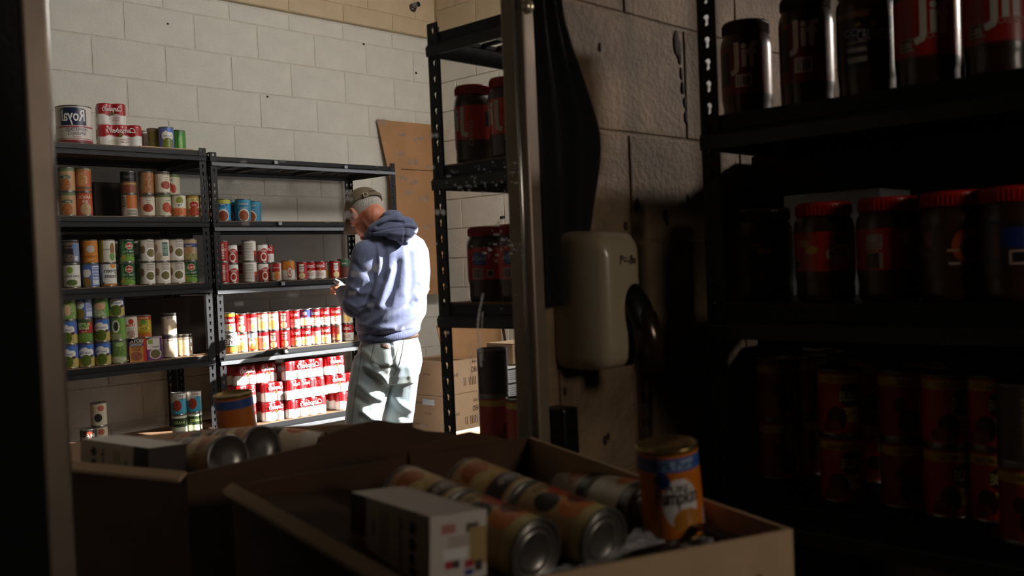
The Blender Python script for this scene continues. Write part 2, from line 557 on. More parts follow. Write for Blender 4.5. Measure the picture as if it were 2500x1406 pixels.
des('orange_top', *S, [('bg', '#e8e0d2'), ('wave', .0, 0, 1, 0, WHITE), ('band', .52, 1, '#d8842a'), ('ell', .55, .42, .42, .3, '#b0332a'), ('ell', .55, .42, .34, .24, '#efe4d0'), ('ell', .55, .42, .2, .14, '#c97a5a')],
    [('SOUP', .3, .15, .013, '#b0332a')], "cream can with orange top")
des('red_corner', *K, [('bg', '#e9d9c9'), ('rect', -1.2, .9, .5, 1, '#b3211f'), ('ell', .3, .25, .6, .28, '#d8743a', '#e9a25a'), ('rect', -3.2, -.6, 0, 1, '#d8cbb8')],
    [('tomato', .2, .75, .013, '#f1e6da')], "tomato soup can with an orange bowl")
des('green_lid_meat', *S, [('bg', '#3b2a22'), ('speck', -3.2, 3.2, 0, .55, '#7a3a26', '#4a2418'), ('band', .62, 1, '#345a38')], [('beef', 0, .8, .016, '#d8e2c2')], "brown meat can with a green band")
# left-hand cans
des('royal', .0785, .178, [('bg', '#d9cfc4'), ('band', 0, .06, '#8a2a34'), ('band', .42, .46, '#9c2a3a'), ('rect', -.75, .80, .48, .92, '#1a2346'), ('ell', 0, .90, .78, .08, '#1a2346'),
     ('band', .09, .11, '#8a2a34')],
    [('Royal', .02, .70, .074, '#e9e4dc', 0, .02, .105), ('UNSWEETENED\nAPPLESAUCE', .2, .30, .022, '#3a2f4a', 0, .006, .1), ('natural', .2, .16, .013, '#9c2a3a')],
    "large white applesauce can with a navy emblem")
GB = ('ell', .1, .27, .62, .22, '#6f7d2c', '#3d4f16')
des('gv_green', *S, [('bg', '#5c6fa6'), ('ell', .1, .6, .85, .26, '#e7e3da'), ('ell', .35, .88, .4, .1, '#3f6ec0'), ('ell', .1, .23, .75, .28, '#7f8a33', '#55611f'), NUT],
    [('Green Beans', .1, .6, .014, '#4a5a8a', 0, 0, .05)], "blue can with green beans printed")
des('gv_peas', *S, [('bg', '#4f63a0'), ('ell', 0, .62, 1.0, .24, '#e7e3da'), ('ell', .5, .87, .42, .1, '#3f74c0'), ('wave', .38, .07, 1.5, .6, '#b8a35a'), ('ell', -.05, .26, .7, .26, '#6a7a28', '#3f5214'), ('ell', .72, .45, .25, .07, '#4a2a28')],
    [('Sweet Peas', -.1, .62, .017, '#51608a', .1, 0, .055)], "blue sweet peas can")
des('gv_side', *S, [('bg', '#5c6fa6'), ('rect', .25, 1.6, .06, .95, '#c8cdd8'), ('bars', .3, 1.5, .3, .9, '#4a62a8', 30, 'h'), ('ell', -.5, .62, .55, .2, '#e0ddd4'), ('ell', -.5, .88, .4, .1, '#3f6ec0'), ('ell', -.55, .2, .6, .24, '#a8662c', '#5a7a2c')],
    [], "blue vegetable can showing side panel")
des('gv_orange', *S, [('bg', '#c97a1e'), ('ell', 0, .62, .5, .17, '#bfb6b0'), ('band', .33, .38, '#d98d33')],
    [('PUMPKIN', 0, .27, .015, '#8a3f12'), ('pure', 0, .12, .011, '#f0dcc0')], "orange pumpkin can with a grey emblem")
des('green_bean_white', *S, [('bg', '#dcd7cc'), ('ell', -.2, .78, .38, .16, '#7d9a3a'), ('ell', 0, .2, .7, .14, '#3f5a2a', '#6a7d3c'), ('band', 0, .05, '#8d9a6a')],
    [('green beans', .1, .5, .019, '#4a5a44', 0, 0, .065)], "white can with a green roundel and bean pods")
des('green_bean_big', *S, [('bg', '#e4e0d6'), ('band', 0, .08, '#c07a2c'), ('ell', -.75, .35, .35, .3, '#2f4a2c'), ('ell', -.62, .42, .33, .28, '#e4e0d6'), ('ell', .6, .92, .4, .12, '#d98a35')],
    [('green\nbeans', .3, .55, .030, '#26352a', 0, .012, .062)], "white can with bold green lettering")
des('carrot_tall', *S, [('bg', '#d9d2c2'), ('rect', -1.6, -.4, 0, 1, '#8aa24a'), ('ell', .8, .6, .35, .3, '#b5402a', '#5d7a34'), ('ell', .75, .25, .4, .2, '#4f7a34', '#86a24a')],
    [('beans', .1, .6, .016, '#55624a')], "white and green vegetable can")
des('delmonte', *S, [('bg', '#1f4a2a'), ('ell', -.55, .5, .25, .45, '#4f8a3a', '#2f6a2c'), ('ell', 0, .1, 1.2, .16, '#5f8f3a', '#86a83a'), ('ell', .25, .74, .52, .17, '#e2d4a8'), ('ell', .25, .74, .46, .14, '#b3202a'), ('ell', -.6, .2, .2, .1, '#d98a2c')],
    [('Del Monte', .25, .74, .018, '#f3e6cf', 0, .012, .034), ('Fresh Cut', .2, .48, .014, '#e6edd6'), ('Green Beans', .2, .32, .013, '#b8d860')], "dark green bean can with a red emblem")
des('bowl_beans', *S, [('bg', '#ddd3c4'), ('band', .92, 1, '#cfc6b6'), ('ell', .25, .36, .75, .27, '#f0ece4'), ('ell', .25, .38, .6, .2, '#5f5630', '#7d7440'), ('ell', -.9, .55, .35, .2, '#9a7a5a', '#7a5a3a'), ('rect', -2.2, -1.25, .1, .95, '#2f5a44')],
    [('KIRKWOOD', .3, .92, .011, '#2a2a28', 0, .01, .04), ('GREEN\nBEANS', .3, .74, .013, '#6a5a48')], "cream can with a bowl of green beans")
des('bowl_green_panel', *S, [('bg', '#ddd3c4'), ('rect', -.05, .8, .22, .9, '#2f5a44'), ('bars', 0, .75, .3, .85, '#9ab0a0', 40, 'h'), ('ell', -.9, .6, .3, .2, '#a2846a'), ('ell', -.5, .2, .4, .2, '#c0a890')],
    [], "cream can with a green side panel")
des('blue_mush', *S, [('bg', '#b59a78'), ('band', .62, .82, '#3c4a78'), ('ell', 0, .5, .5, .18, '#9a6a4a', '#b88a5a'), ('speck', -3.2, 3.2, 0, .3, '#b3a36a', '#6a6a3a')],
    [('mixed', 0, .72, .014, '#e3dccb')], "tan can with a blue band and stew picture")
des('black_bean', *S, [('bg', '#2a2428'), ('band', .8, .93, '#7a5f44'), ('rect', .2, 1.2, .05, .9, '#7a86a4'), ('ell', .3, .72, .22, .12, '#3a78c0'), ('speck', -1.2, .2, .05, .4, '#4a3a34', '#8a7a6a'), ('rect', .35, .8, .1, .3, '#c9c9cc')],
    [('BLACK BEANS', -.3, .7, .011, '#b5a58a', 0, 0, .05)], "dark bean can with a blue-grey panel")
des('beet', *S, [('bg', '#b38f64'), ('ell', -.1, .25, .7, .26, '#c07a42', '#8a4a24'), ('band', .88, 1, '#5d7048'), ('ell', 0, .6, .8, .08, '#3a5a4c'), ('rect', .5, 1.0, .1, .9, '#b88a5c')],
    [('chili', 0, .6, .014, '#e9d9a8')], "brown chili can with a bean picture")
des('orange_chili', *S, [('bg', '#b5572a'), ('ell', -.1, .5, .75, .3, '#d9a06a', '#a86a34'), ('band', .92, 1, '#9a7a3a'), ('rect', -3.2, 3.2, .08, .16, '#4a5a3a')],
    [('beans', 0, .85, .014, '#e8c9a0')], "orange bean can with a stew picture")
des('orange_ranch', *S, [('bg', '#b84a22'), ('ell', .3, .25, .7, .3, '#c9b08a', '#a8764a'), ('rect', -.9, -.55, .2, .9, '#c96a3a')],
    [('RANCH\nstyle', .2, .7, .022, '#e9d9c0', 0, .01, .05), ('*\n*\n*', -.75, .6, .012, '#e9d9c0')], "orange bean can with white lettering")
des('black_band', *S, [('bg', '#8d5a34'), ('band', .55, 1, '#17171c'), ('ell', 0, .2, .8, .2, '#9a4a2a', '#6a2a1c'), ('band', .42, .48, '#b39a5a')],
    [('KIDNEY', 0, .78, .018, '#7d7364')], "black topped bean can")
des('kidney_speck', *S, [('bg', '#6a2f20'), ('speck', -3.2, 3.2, 0, 1, '#8a3a22', '#b58a5a'), ('rect', -1.1, -.5, .1, .9, '#8a8a5c')], [], "red bean can with bean print")
des('white_kidney', *S, [('bg', '#ddd0b8'), ('band', .93, 1, '#5a4a3a'), ('ell', 0, .38, .7, .2, '#a8472a', '#8a2f20'), ('band', 0, .05, '#b3a080')],
    [('KIDNEY', 0, .9, .012, '#4a3a2c', 0, .01), ('dark\nred', .1, .7, .013, '#6a4a3a')], "cream bean can with a red bean bowl")
des('tomato_dice', *S, [('bg', '#cfc6a8'), ('band', .9, 1, '#6a7a44'), ('ell', -.1, .4, .6, .25, '#c0562a', '#a8351f'), ('ell', .6, .3, .35, .22, '#b5402a')], [('diced', .1, .75, .014, '#4a5a3a')], "pale green tomato can")
des('orange_side', *S, [('bg', '#c26a2a'), ('rect', -3.2, -.3, 0, 1, '#cfc4ae'), ('bars', -1.2, -.35, .1, .95, '#5c5a4a', 30, 'h'), ('band', 0, .35, '#d0c6b2'), ('bars', -.3, 1.2, .05, .3, '#6c6a5a', 34, 'h')], [], "orange can turned to its facts panel")
des('lemon_bean', *S, [('bg', '#d9cf9a'), ('band', .9, 1, '#b3942f'), ('ell', 0, .55, .6, .18, '#b02a20'), ('ell', 0, .2, .85, .24, '#c05a34', '#8a2f20'), ('band', .72, .9, '#e2d68a')],
    [('BUSH', .05, .8, .016, '#7a5a2a', 0, .01), ('chili', 0, .55, .014, '#f3e3c8')], "yellow chili bean can with a red oval")
des('veg_logo', *S, [('bg', '#d7cdb6'), ('ell', .1, .75, .5, .2, '#8a8f2f'), ('rect', -.35, .6, .45, .62, '#e6e2da'), ('speck', -3.2, 3.2, 0, .38, '#b8472a', '#d98a4a')],
    [('Veg', .1, .53, .016, '#3a3a34', 0, .012)], "cream vegetable can with a green oval")
des('progresso', *P, [('bg', '#2a7f9e'), ('band', .88, 1, '#2f8fae'), ('ell', 0, .26, .75, .3, '#e6dccb'), ('ell', 0, .24, .66, .25, '#a85a2c', '#7a3a1c'), ('rect', -.6, .6, .74, .86, '#1d3f5f')],
    [('PROGRESSO', 0, .8, .014, '#d8e2e6', 0, .01, .055), ('rich soup', 0, .6, .011, '#d8e2e6')], "blue soup can with a stew bowl")
des('progresso_yellow', *P, [('bg', '#2a86b5'), ('band', .82, 1, '#b5b03a'), ('ell', 0, .24, .75, .3, '#e6dccb'), ('ell', 0, .22, .66, .25, '#9a4a2c', '#5a2414'), ('rect', -.6, .6, .7, .8, '#1d4f7f')],
    [('soup', 0, .75, .013, '#e6eef0'), ('hearty', 0, .55, .011, '#d8e2e6')], "blue soup can with a yellow-green top")
des('green_veg', *S, [('bg', '#7f9a4a'), ('speck', -3.2, 3.2, 0, .6, '#a8b86a', '#4a7a34'), ('ell', .3, .4, .4, .25, '#d9b08a'), ('ell', -.5, .3, .35, .4, '#c9d0a0')], [('corn', 0, .8, .016, '#e9e6c8')], "light green vegetable can")
des('green_mix', *S, [('bg', '#8fa85a'), ('band', .78, 1, '#6a8a3a'), ('ell', 0, .5, .8, .16, '#c9946a', '#d9b08a'), ('speck', -3.2, 3.2, 0, .32, '#c9d0a0', '#5a7a3a'), ('rect', .7, 1.6, 0, 1, '#5a9a3a')], [('peas', 0, .86, .014, '#dfe8c0')], "green mixed vegetable can")
des('green_dark', *S, [('bg', '#5f8a34'), ('ell', -.1, .6, .5, .3, '#d9d4c0'), ('ell', -.05, .62, .3, .22, '#2a3a24'), ('speck', -3.2, 3.2, 0, .25, '#7a8a4a', '#b3a88a'), ('rect', .55, 1.4, 0, 1, '#6f9f3a')], [], "bright green can with a dark emblem")
des('green_asp', *S, [('bg', '#6f8a4a'), ('speck', -3.2, 3.2, .3, .8, '#3f5a2c', '#7fa04a'), ('ell', 0, .15, 1.4, .14, '#d9d4bc', '#8a9a5a'), ('ell', .3, .85, .5, .1, '#a8c27a')], [], "green can with a vegetable pile")
des('butter_beans', *S, [('bg', '#3f5a2a'), ('band', .5, .9, '#7a1f1c'), ('rect', -.8, .9, .6, .85, '#4a7a2a'), ('band', .42, .55, '#a8281e'), ('ell', 0, .2, 1.2, .22, '#7f9a3a', '#4f7a2a'), ('ell', .8, .75, .3, .2, '#b8281e')],
    [('BUTTER\nBEANS', -.05, .73, .020, '#e3e6a0', 0, .015, .055), ('large', 0, .48, .012, '#f0dcc0')], "green and red butter bean can")
des('farm', *S, [('bg', '#d6cbb8'), ('ell', .2, .78, .35, .14, '#b03a2a'), ('ell', .15, .18, .55, .2, '#7a4a3a', '#c9b09a')], [('FARM', .15, .6, .018, '#b03a2a', 0, .01), ('beans', .15, .45, .012, '#5a6a5a')], "white farm bean can with a red barn")
des('margarita', *S, [('bg', '#b3982a'), ('band', .82, 1, '#a8281e'), ('ell', 0, .68, .4, .16, '#5a8a3a'), ('band', .0, .2, '#b8641e'), ('rect', -.8, .8, .34, .62, '#d9c23a')],
    [('MARGARITA', 0, .91, .012, '#e9d9a0', 0, .01, .05), ('BUTTER\nBEAN', 0, .48, .017, '#2f4a2a', 0, .012, .05)], "yellow bean can with a red top")
des('mushroom', *S, [('bg', '#d8c9b0'), ('band', .9, 1, '#3a342c'), ('ell', -.1, .4, .9, .32, '#c9a880', '#e3d3b8'), ('ell', .6, .3, .4, .25, '#b5946a', '#d9c4a0')],
    [('MUSHROOM', .1, .82, .012, '#3a2f28', 0, .008, .05)], "cream mushroom can")
des('baked_beans', *S, [('bg', '#e6ddd0'), ('wave', .66, .1, 1.6, .4, '#3f9ab0'), ('ell', -.25, .42, .6, .28, '#a83a1c', '#7a2410'), ('band', 0, .06, '#3a8aa0')],
    [('BAKED\nBEANS', 0, .82, .015, '#3a4a4c', 0, .008), ('home', .1, .95, .01, '#c0402a')], "baked bean can with a teal wave")
des('green_black', *S, [('bg', '#d8dcc0'), ('band', .45, .9, '#2a3a1c')], [('BAKED', 0, .68, .018, '#c9e07a')], "pale can with a black green-lettered band")
des('mandarin', *S, [('bg', '#2a2420'), ('ell', .2, .8, .5, .16, '#a84a2a'), ('ell', .2, .5, .35, .2, '#d9c9b0'), ('band', 0, .1, '#8a8464')], [('MA\nJSC', .3, .6, .03, '#d9d4c8', 0, .01)], "black can with white lettering")
des('salmon', *S, [('bg', '#c9bda0'), ('ell', .3, .8, .45, .14, '#b35a4a'), ('ell', -.1, .35, .5, .2, '#2a2a2a')], [], "pale can with dark and red spots")
des('green_small', *S, [('bg', '#4a8a3a'), ('rect', -.2, .2, 0, 1, '#2f6a2c'), ('ell', .3, .4, .3, .4, '#7fb05a')], [], "green can")
des('olive_veg', *S, [('bg', '#6f6a3a'), ('speck', -3.2, 3.2, 0, .8, '#4a5a2c', '#8a7a3a'), ('band', .85, 1, '#7a7040')], [], "olive green vegetable can")
des('pink_can', *S, [('bg', '#c9a3a0'), ('rect', .2, 1, 0, 1, '#e3d9cf'), ('rect', -.1, .2, 0, 1, '#9a6a88')], [], "pink and white can")
des('chili_red', *S, [('bg', '#a32018'), ('rect', -.9, -.55, 0, 1, '#d9c9b8'), ('bars', .0, .3, .1, .9, '#e9d9c8', 24, 'h')], [('CHILI', .1, .6, .016, '#f0dcc8')], "red can with white edge lettering")
# real-side cans
des('bush', *S, [('bg', '#b5361f'), ('band', .82, .96, '#c9a83a'), ('ell', .45, .62, .55, .2, '#2a2a20'), ('rect', .15, .8, .18, .42, '#c9b04a'), ('ell', -.2, .25, .45, .2, '#3a1c14'), ('ell', -.5, .12, .5, .1, '#7a2a1a')],
    [("BUSH'S", .48, .62, .024, '#d9cf8a', .1, .012, .04), ('RED BEANS', .0, .89, .011, '#5a3a1c', 0, 0, .05), ('CHILI', .5, .33, .013, '#3a2414')], "orange-red bean can with yellow band")
des('bush_alt', *S, [('bg', '#8a2a1c'), ('band', .80, .95, '#b5942f'), ('ell', -.4, .5, .3, .12, '#2a1a14'), ('rect', .4, .9, .1, .7, '#c9a83a'), ('ell', 0, .25, .5, .2, '#2a140e')],
    [('BEANS', 0, .88, .012, '#4a2f18')], "dark red bean can with a yellow band")
des('bush_dark', *S, [('bg', '#4a4038'), ('rect', .2, .7, .1, .9, '#6a6078'), ('bars', -.3, .2, .1, .9, '#7a6a3a', 30, 'h')], [], "dim can turned to its back panel")
des('pumpkin', .0345, .106, [('bg', '#c96f1a'), ('band', .80, .97, '#2c56a0'), ('rect', -.7, .55, .82, .94, '#8ea5c4'), ('ell', -.05, .42, .62, .3, '#d9d3cf'), ('ell', -.6, .7, .28, .1, '#1d2f66'), ('ell', .15, .2, .5, .16, '#b3762a'), ('rect', .9, 1.1, 0, .3, '#d8d8d8'), ('bars', .9, 1.2, 0, .3, '#8a8a90', 50, 'v')],
    [('100% Pure', -.2, .885, .013, '#1d3f7a', 0, .008, .06), ('Pumpkin', -.15, .48, .026, '#2a1f1c', .15, .015, .05), ('PURE', -.1, .60, .012, '#3a2a2a')], "orange pumpkin can with a blue band")
des('lying_gold', .0355, .112, [('bg', '#c9a25a'), ('speck', -3.2, 3.2, 0, .22, '#d9c49a', '#c98a4a'), ('ell', .3, .25, .55, .16, '#a8441c', '#c9762a'), ('band', .62, .9, '#3a1f16'), ('ell', -.4, .75, .9, .1, '#c9b8a8', '#5a4a5a'), ('ell', .6, .45, .4, .12, '#d9b45a', '#e8d9a0'), ('band', .94, 1, '#d9c9b0')],
    [('beans', -.3, .76, .014, '#e0d6c8')], "golden bean can")
des('lying_tomato', .0355, .112, [('bg', '#b89a68'), ('ell', -.2, .35, .8, .22, '#9a2a1c', '#c95a3a'), ('ell', .5, .7, .7, .2, '#d98a3a', '#c9652a'), ('band', .86, 1, '#c9b87a'), ('ell', -.9, .65, .5, .18, '#2a1a18'), ('ell', .1, .62, .5, .14, '#3a1610', '#7a2a1a'), ('ell', .9, .35, .4, .16, '#24140f')],
    [('TOMATO', 0, .12, .013, '#5a2a1c')], "tomato can")
des('lying_white', .0355, .112, [('bg', '#d6c7ae'), ('band', .0, .3, '#e0d6c8'), ('ell', .2, .55, .6, .2, '#b8502a', '#d08a4a'), ('band', .78, 1, '#1f1815'), ('ell', -.6, .6, .5, .2, '#c9a24a', '#8a5a24')], [], "cream and black can")

_CAN = {}


def can_meshes(d, mirror, hi=False, top='tin_end'):
    key = (d, mirror, hi, top)
    if key in _CAN:
        return _CAN[key]
    R, H, layers, texts, _ = D[d]
    # tin: seamed rims, recessed ringed lid
    r = R * 0.985
    prof = [(r * .2, .0035), (r * .9, .0035), (r * .92, 0), (R * 1.012, 0), (R * 1.02, .0015), (R * 1.012, .0035), (r * .985, .0045), (r, .006), (r, H - .006), (r * .985, H - .0045),
            (R * 1.012, H - .0035), (R * 1.02, H - .0015), (R * 1.005, H), (r * .955, H), (r * .93, H - .0045), (r * .85, H - .0045), (r * .83, H - .0036),
            (r * .79, H - .0036), (r * .77, H - .0047), (r * .62, H - .0047), (r * .60, H - .0038), (r * .56, H - .0038), (r * .54, H - .0048), (0.002, H - .0048)]
    n = 56 if hi else 36
    tin = MB().lathe(prof, n).mesh('can')
    tin.polygons.foreach_set('use_smooth', [True] * len(tin.polygons)); tin.materials.append(MATS[top])
    na, nv = (160, 72) if hi else (116, 52)
    ang = np.linspace(-math.pi, math.pi, na + 1); vv = np.linspace(0, 1, nv + 1)
    A, V = np.meshgrid(ang, vv); rgb = paint(layers, A, V).reshape(-1, 3)
    Aw = -A if mirror == 2 else A
    Z = .0055 + V * (H - .011); RR = R * 1.003
    pts = np.stack([RR * np.sin(Aw), -RR * np.cos(Aw), Z], -1).reshape(-1, 3)
    w = na + 1
    fc = [(j * w + i, j * w + i + 1, (j + 1) * w + i + 1, (j + 1) * w + i) for j in range(nv) for i in range(na)]
    if mirror == 2:
        fc = [q[::-1] for q in fc]
    lab = pydata('label', pts, fc); set_col(lab, rgb); lab.materials.append(MATS['paper'])
    lab.polygons.foreach_set('use_smooth', [True] * len(lab.polygons))
    items = []
    for t in texts:
        t = list(t); t[2] = .0055 + t[2] * (H - .011); items.append(t)
    let = lettering_mesh(items, RR, mirror) if items else None
    _CAN[key] = (tin, lab, let)
    return _CAN[key]


def can(d, loc, face, label, group=None, mirror=True, spin=0.0, hi=False, top='tin_end', cat='can', matrix=None):
    """face: heading (rad) that the front of the label looks towards"""
    tin, lab, let = can_meshes(d, mirror, hi, top)
    o = bpy.data.objects.new('food_can', tin); COL.objects.link(o)
    if matrix is not None:
        o.matrix_world = matrix
    else:
        o.location = loc; o.rotation_euler = (0, 0, face + math.pi / 2 + spin)
    tag(o, label, cat, group)
    l = bpy.data.objects.new('paper_label', lab); COL.objects.link(l); l.parent = o
    if let:
        t = bpy.data.objects.new('lettering', let); COL.objects.link(t); t.parent = l
    return o


def face_to_cam(p, k=1.0):
    return math.atan2(CAM[1] - p[1], CAM[0] - p[0])


# ------------------------------------------------------------------ the room shell
Y_BACK, X_SIDE, Z_CEIL = 3.943, 4.62, 3.35
Z_J1 = 1.25 + 1.487
COURSE, PITCH_B = 0.2032, 0.4064
Z_LEDGE = 2.835


def structure(name, mb, m, **k):
    o = mb.build(name, m, **k); o['kind'] = 'structure'
    return o


structure('floor', MB().box(-1.6, X_SIDE + .2, -3.2, Y_BACK + .2, -.1, 0), 'concrete')
structure('ceiling', MB().box(-1.6, X_SIDE + .2, -3.2, Y_BACK + .2, Z_CEIL, Z_CEIL + .1), 'plaster')
wall_back = structure('wall_back', MB().box(-1.6, X_SIDE + .2, Y_BACK + .001, Y_BACK + .2, 0, Z_CEIL), 'mortar')
structure('wall_left', MB().box(-1.8, -1.6, -3.2, Y_BACK + .2, 0, Z_CEIL), 'plaster')
structure('wall_rear', MB().box(-1.8, X_SIDE + .2, -3.4, -3.2, 0, Z_CEIL), 'plaster')

# side wall with the doorway that lets the sun in (unseen; its head is shaped to trim the beam)
DOOR = [(1.12, 0.0), (1.12, 2.40), (1.38, 2.42), (1.50, 2.62), (1.75, 2.48), (2.20, 2.08), (2.52, 1.95), (2.52, 0.0)]
side = MB()
side.box(X_SIDE + .004, X_SIDE + .2, -3.2, DOOR[0][0], 0, Z_CEIL)
side.box(X_SIDE + .004, X_SIDE + .2, DOOR[-1][0], Y_BACK + .2, 0, Z_CEIL)
side.prism([(X_SIDE + .004, y, z) for y, z in DOOR[1:-1]] + [(X_SIDE + .004, DOOR[-1][0], Z_CEIL), (X_SIDE + .004, DOOR[1][0], Z_CEIL)], (.196, 0, 0))
wall_side = structure('wall_right', side, 'mortar')

# mirror wall (y = 0) with the mirror's recess cut through it
MX0, MX1, MZ0, MZ1 = 0.400, 1.215, 0.55, 2.12
mw = MB()
TW = 0.02
mw.box(-1.6, MX0, .001, TW, 0, Z_CEIL); mw.box(MX1, X_SIDE + .004, .001, TW, 0, Z_CEIL)
mw.box(MX0, MX1, .001, TW, 0, MZ0); mw.box(MX0, MX1, .001, TW, MZ1, Z_CEIL)
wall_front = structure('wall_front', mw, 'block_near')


def block_mesh(name, w, h, d=0.003, bevel=0.0022):
    b = MB().box(-w / 2, w / 2, -d, 0.02, -h / 2, h / 2)
    me = b.mesh(name); fix_normals(me, bevel, 2)
    return me


_BL = {}


def block(w, h, m):
    k = (round(w, 4), round(h, 4), m)
    if k not in _BL:
        _BL[k] = block_mesh('concrete_block', w, h); _BL[k].materials.append(MATS[m])
    return _BL[k]


def course(parent, m, z0, z1, a0, a1, first, place, joint=.009, pitch=PITCH_B):
    """one course of blocks from a0 to a1; a joint at `first` (+ n pitches)"""
    x = first - pitch * math.ceil((first - a0) / pitch)
    while x < a1:
        s, e = max(x, a0), min(x + pitch, a1)
        if e - s > .05:
            o = bpy.data.objects.new('concrete_block', block(e - s - joint, z1 - z0 - joint, m)); COL.objects.link(o); o.parent = parent
            place(o, (s + e) / 2, (z0 + z1) / 2)
        x += pitch


def p_back(o, a, z):
    o.location = (a, Y_BACK + random.uniform(0, .0015), z)


def p_side(o, a, z):
    o.location = (X_SIDE + random.uniform(0, .0015), a, z); o.rotation_euler = (0, 0, -math.pi / 2)


X0 = 2.386
for k in range(0, 14):
    z1 = Z_J1 + COURSE * (1 - k); z0 = z1 - COURSE
    if k == 0:
        z1 = Z_LEDGE
    even = (k % 2 == 1)
    f = X0 if even else X0 + COURSE + .022
    course(wall_back, 'block', max(z0, .0), z1, 1.15, X_SIDE - .012, f, p_back)
    course(wall_side, 'block_side', max(z0, .0), z1, 2.56, Y_BACK - .014, Y_BACK - (.406 if even else .21), p_side)
# the upper band of the back wall: tan blocks standing a little proud, over a dark gap
upper = structure('trim_1', MB().box(1.0, X_SIDE - .004, Y_BACK - .030, Y_BACK, Z_LEDGE + .012, Z_CEIL), 'block_tan')


def p_up(o, a, z):
    o.location = (a, Y_BACK - .032, z)


for k, (za, zb) in enumerate([(Z_LEDGE + .012, 2.955), (2.955, 3.158), (3.158, Z_CEIL)]):
    course(upper, 'block_tan', za, zb, 1.15, X_SIDE - .012, 3.815 + (0 if k % 2 == 0 else .203), p_up, joint=.006)
usid = structure('trim_2', MB().box(X_SIDE - .018, X_SIDE, 1.9, Y_BACK - .03, Z_LEDGE + .03, Z_CEIL), 'block_tan')


def p_us(o, a, z):
    o.location = (X_SIDE - .020, a, z); o.rotation_euler = (0, 0, -math.pi / 2)


for k, (za, zb) in enumerate([(Z_LEDGE + .03, 3.03), (3.03, 3.23)]):
    course(usid, 'block_tan', za, zb, 2.05, Y_BACK - .06, 3.5 + (0 if k % 2 == 0 else .203), p_us, joint=.006)


# near wall: the blocks seen between mirror and rack
def p_near(o, a, z):
    o.location = (a, 0.0, z)


NJ = [1.25 + (z - 1.25) * .88 for z in (2.25, 2.02, 1.779, 1.523, 1.29, 1.05, .805, .56, .32, .08)]
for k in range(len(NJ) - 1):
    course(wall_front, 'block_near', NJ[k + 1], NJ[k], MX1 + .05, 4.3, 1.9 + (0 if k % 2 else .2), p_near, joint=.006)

# wear on the walls
spots = MB()
for px, py, r in [(1652, 105, .012), (1657, 118, .010), (1660, 140, .007), (1664, 180, .006), (1667, 215, .006), (1672, 250, .005), (1675, 285, .006),
                  (1557, 495, .006), (1556, 508, .005), (1625, 527, .009), (1629, 545, .005), (1680, 485, .006), (1528, 552, .006), (1465, 115, .004), (1380, 955, .005), (1478, 1075, .006), (1485, 1065, .005)]:
    c = on_y((px, py), -.004)
    spots.ellipsoid(c, [Vector((r, 0, 0)), Vector((0, .002, 0)), Vector((0, 0, r * (2.2 if py < 300 else 1.5)))], 8, 6)
tag(spots.build('paint_drip', 'stain', smooth=True), 'dark drips and spots running down the dim block wall beside the rack', 'stain', kind='stuff')
for px, py, r in [(1016, 178, .010), (410, 58, .007), (888, 108, .009), (653, 236, .008), (1229, 530, .012)]:
    c = on_y((px, py), Y_BACK - .003) if px < 1060 else on_x((px, py), X_SIDE - .006)
    mb = MB(); mb.ellipsoid((0, 0, 0), [Vector((r, 0, 0)), Vector((0, .004, 0)), Vector((0, 0, r * .8))], 10, 6)
    if px > 1060:
        mb = MB(); mb.tube([(0.01, 0, 0), (-.035, -.01, -.004)], .009, 10)
        tag(mb.build('wall_plug', 'black_plastic', loc=c), 'small dark plug sticking out of the pale side wall', 'wall plug')
    else:
        tag(mb.build('wall_pockmark', 'stain', loc=c, smooth=True), {1016: 'dark pockmark beside the tall rack post on the white block wall', 410: 'small black hole in the white block wall above the applesauce shelf',
             888: 'faint yellow chip high on the white block wall', 653: 'speckled chip in the middle of the white block wall'}[px], 'pockmark')

# conduit stub poking out of the upper wall
c = on_y((1010, 14), Y_BACK - .045)
t = empty('conduit_stub', c)
MB().tube([(0, .02, 0), (0, -.05, 0)], .017, 20, caps=False).build('pipe', 'grey_steel', t, smooth=True)
MB().tube([(0, .0, 0), (0, -.046, 0)], .0145, 20).build('bore', 'dark_hole', t, smooth=True)
mb = MB()
for i in range(9):
    a = i * .7
    mb.ellipsoid((.022 * math.cos(a), .01, -.012 + .02 * math.sin(a)), [Vector((.011, 0, 0)), Vector((0, .006, 0)), Vector((0, 0, .010))], 8, 6)
mb.build('ragged_hole_edge', 'stain', t, smooth=True)
tag(t, 'short open conduit stub in a ragged hole high on the wall', 'conduit')

# ------------------------------------------------------------------ the mirror
mir = empty('wall_mirror', ((MX0 + MX1) / 2, 0, MZ0))


def mirror_part(name, mb, m, **k):
    o = mb.build(name, m, **k); o.parent = mir; o.matrix_parent_inverse = Matrix.Translation(mir.location).inverted()
    return o


FW = .031
for xa, xb in ((MX0 - .002, MX0 + FW - .004), (MX1 - FW + .004, MX1 + .002)):
    mirror_part('frame_rail', MB().box(xa, xb, -.022, .03, MZ0 - .02, MZ1 + .02), 'frame_metal', bevel=.004)
for za, zb in ((MZ0 - .02, MZ0 + .012), (MZ1 - .012, MZ1 + .02)):
    mirror_part('frame_rail', MB().box(MX0 + FW - .004, MX1 - FW + .004, -.021, .03, za, zb), 'frame_metal', bevel=.004)
for x in (MX0 + FW - .001, MX1 - FW + .001):
    mirror_part('frame_bead', MB().tube([(x, -.006, MZ0), (x, -.006, MZ1)], .0032, 8), 'chrome', smooth=True)
mirror_part('mirror_glass', MB().box(MX0 + .01, MX1 - .01, .002, .005, MZ0, MZ1), 'mirror_glass')
c = on_y((1288, 16), -.024)
mirror_part('corner_screw', MB().ellipsoid(c, [Vector((.012, 0, 0)), Vector((0, .009, 0)), Vector((0, 0, .012))], 16, 10), 'brass', smooth=True)
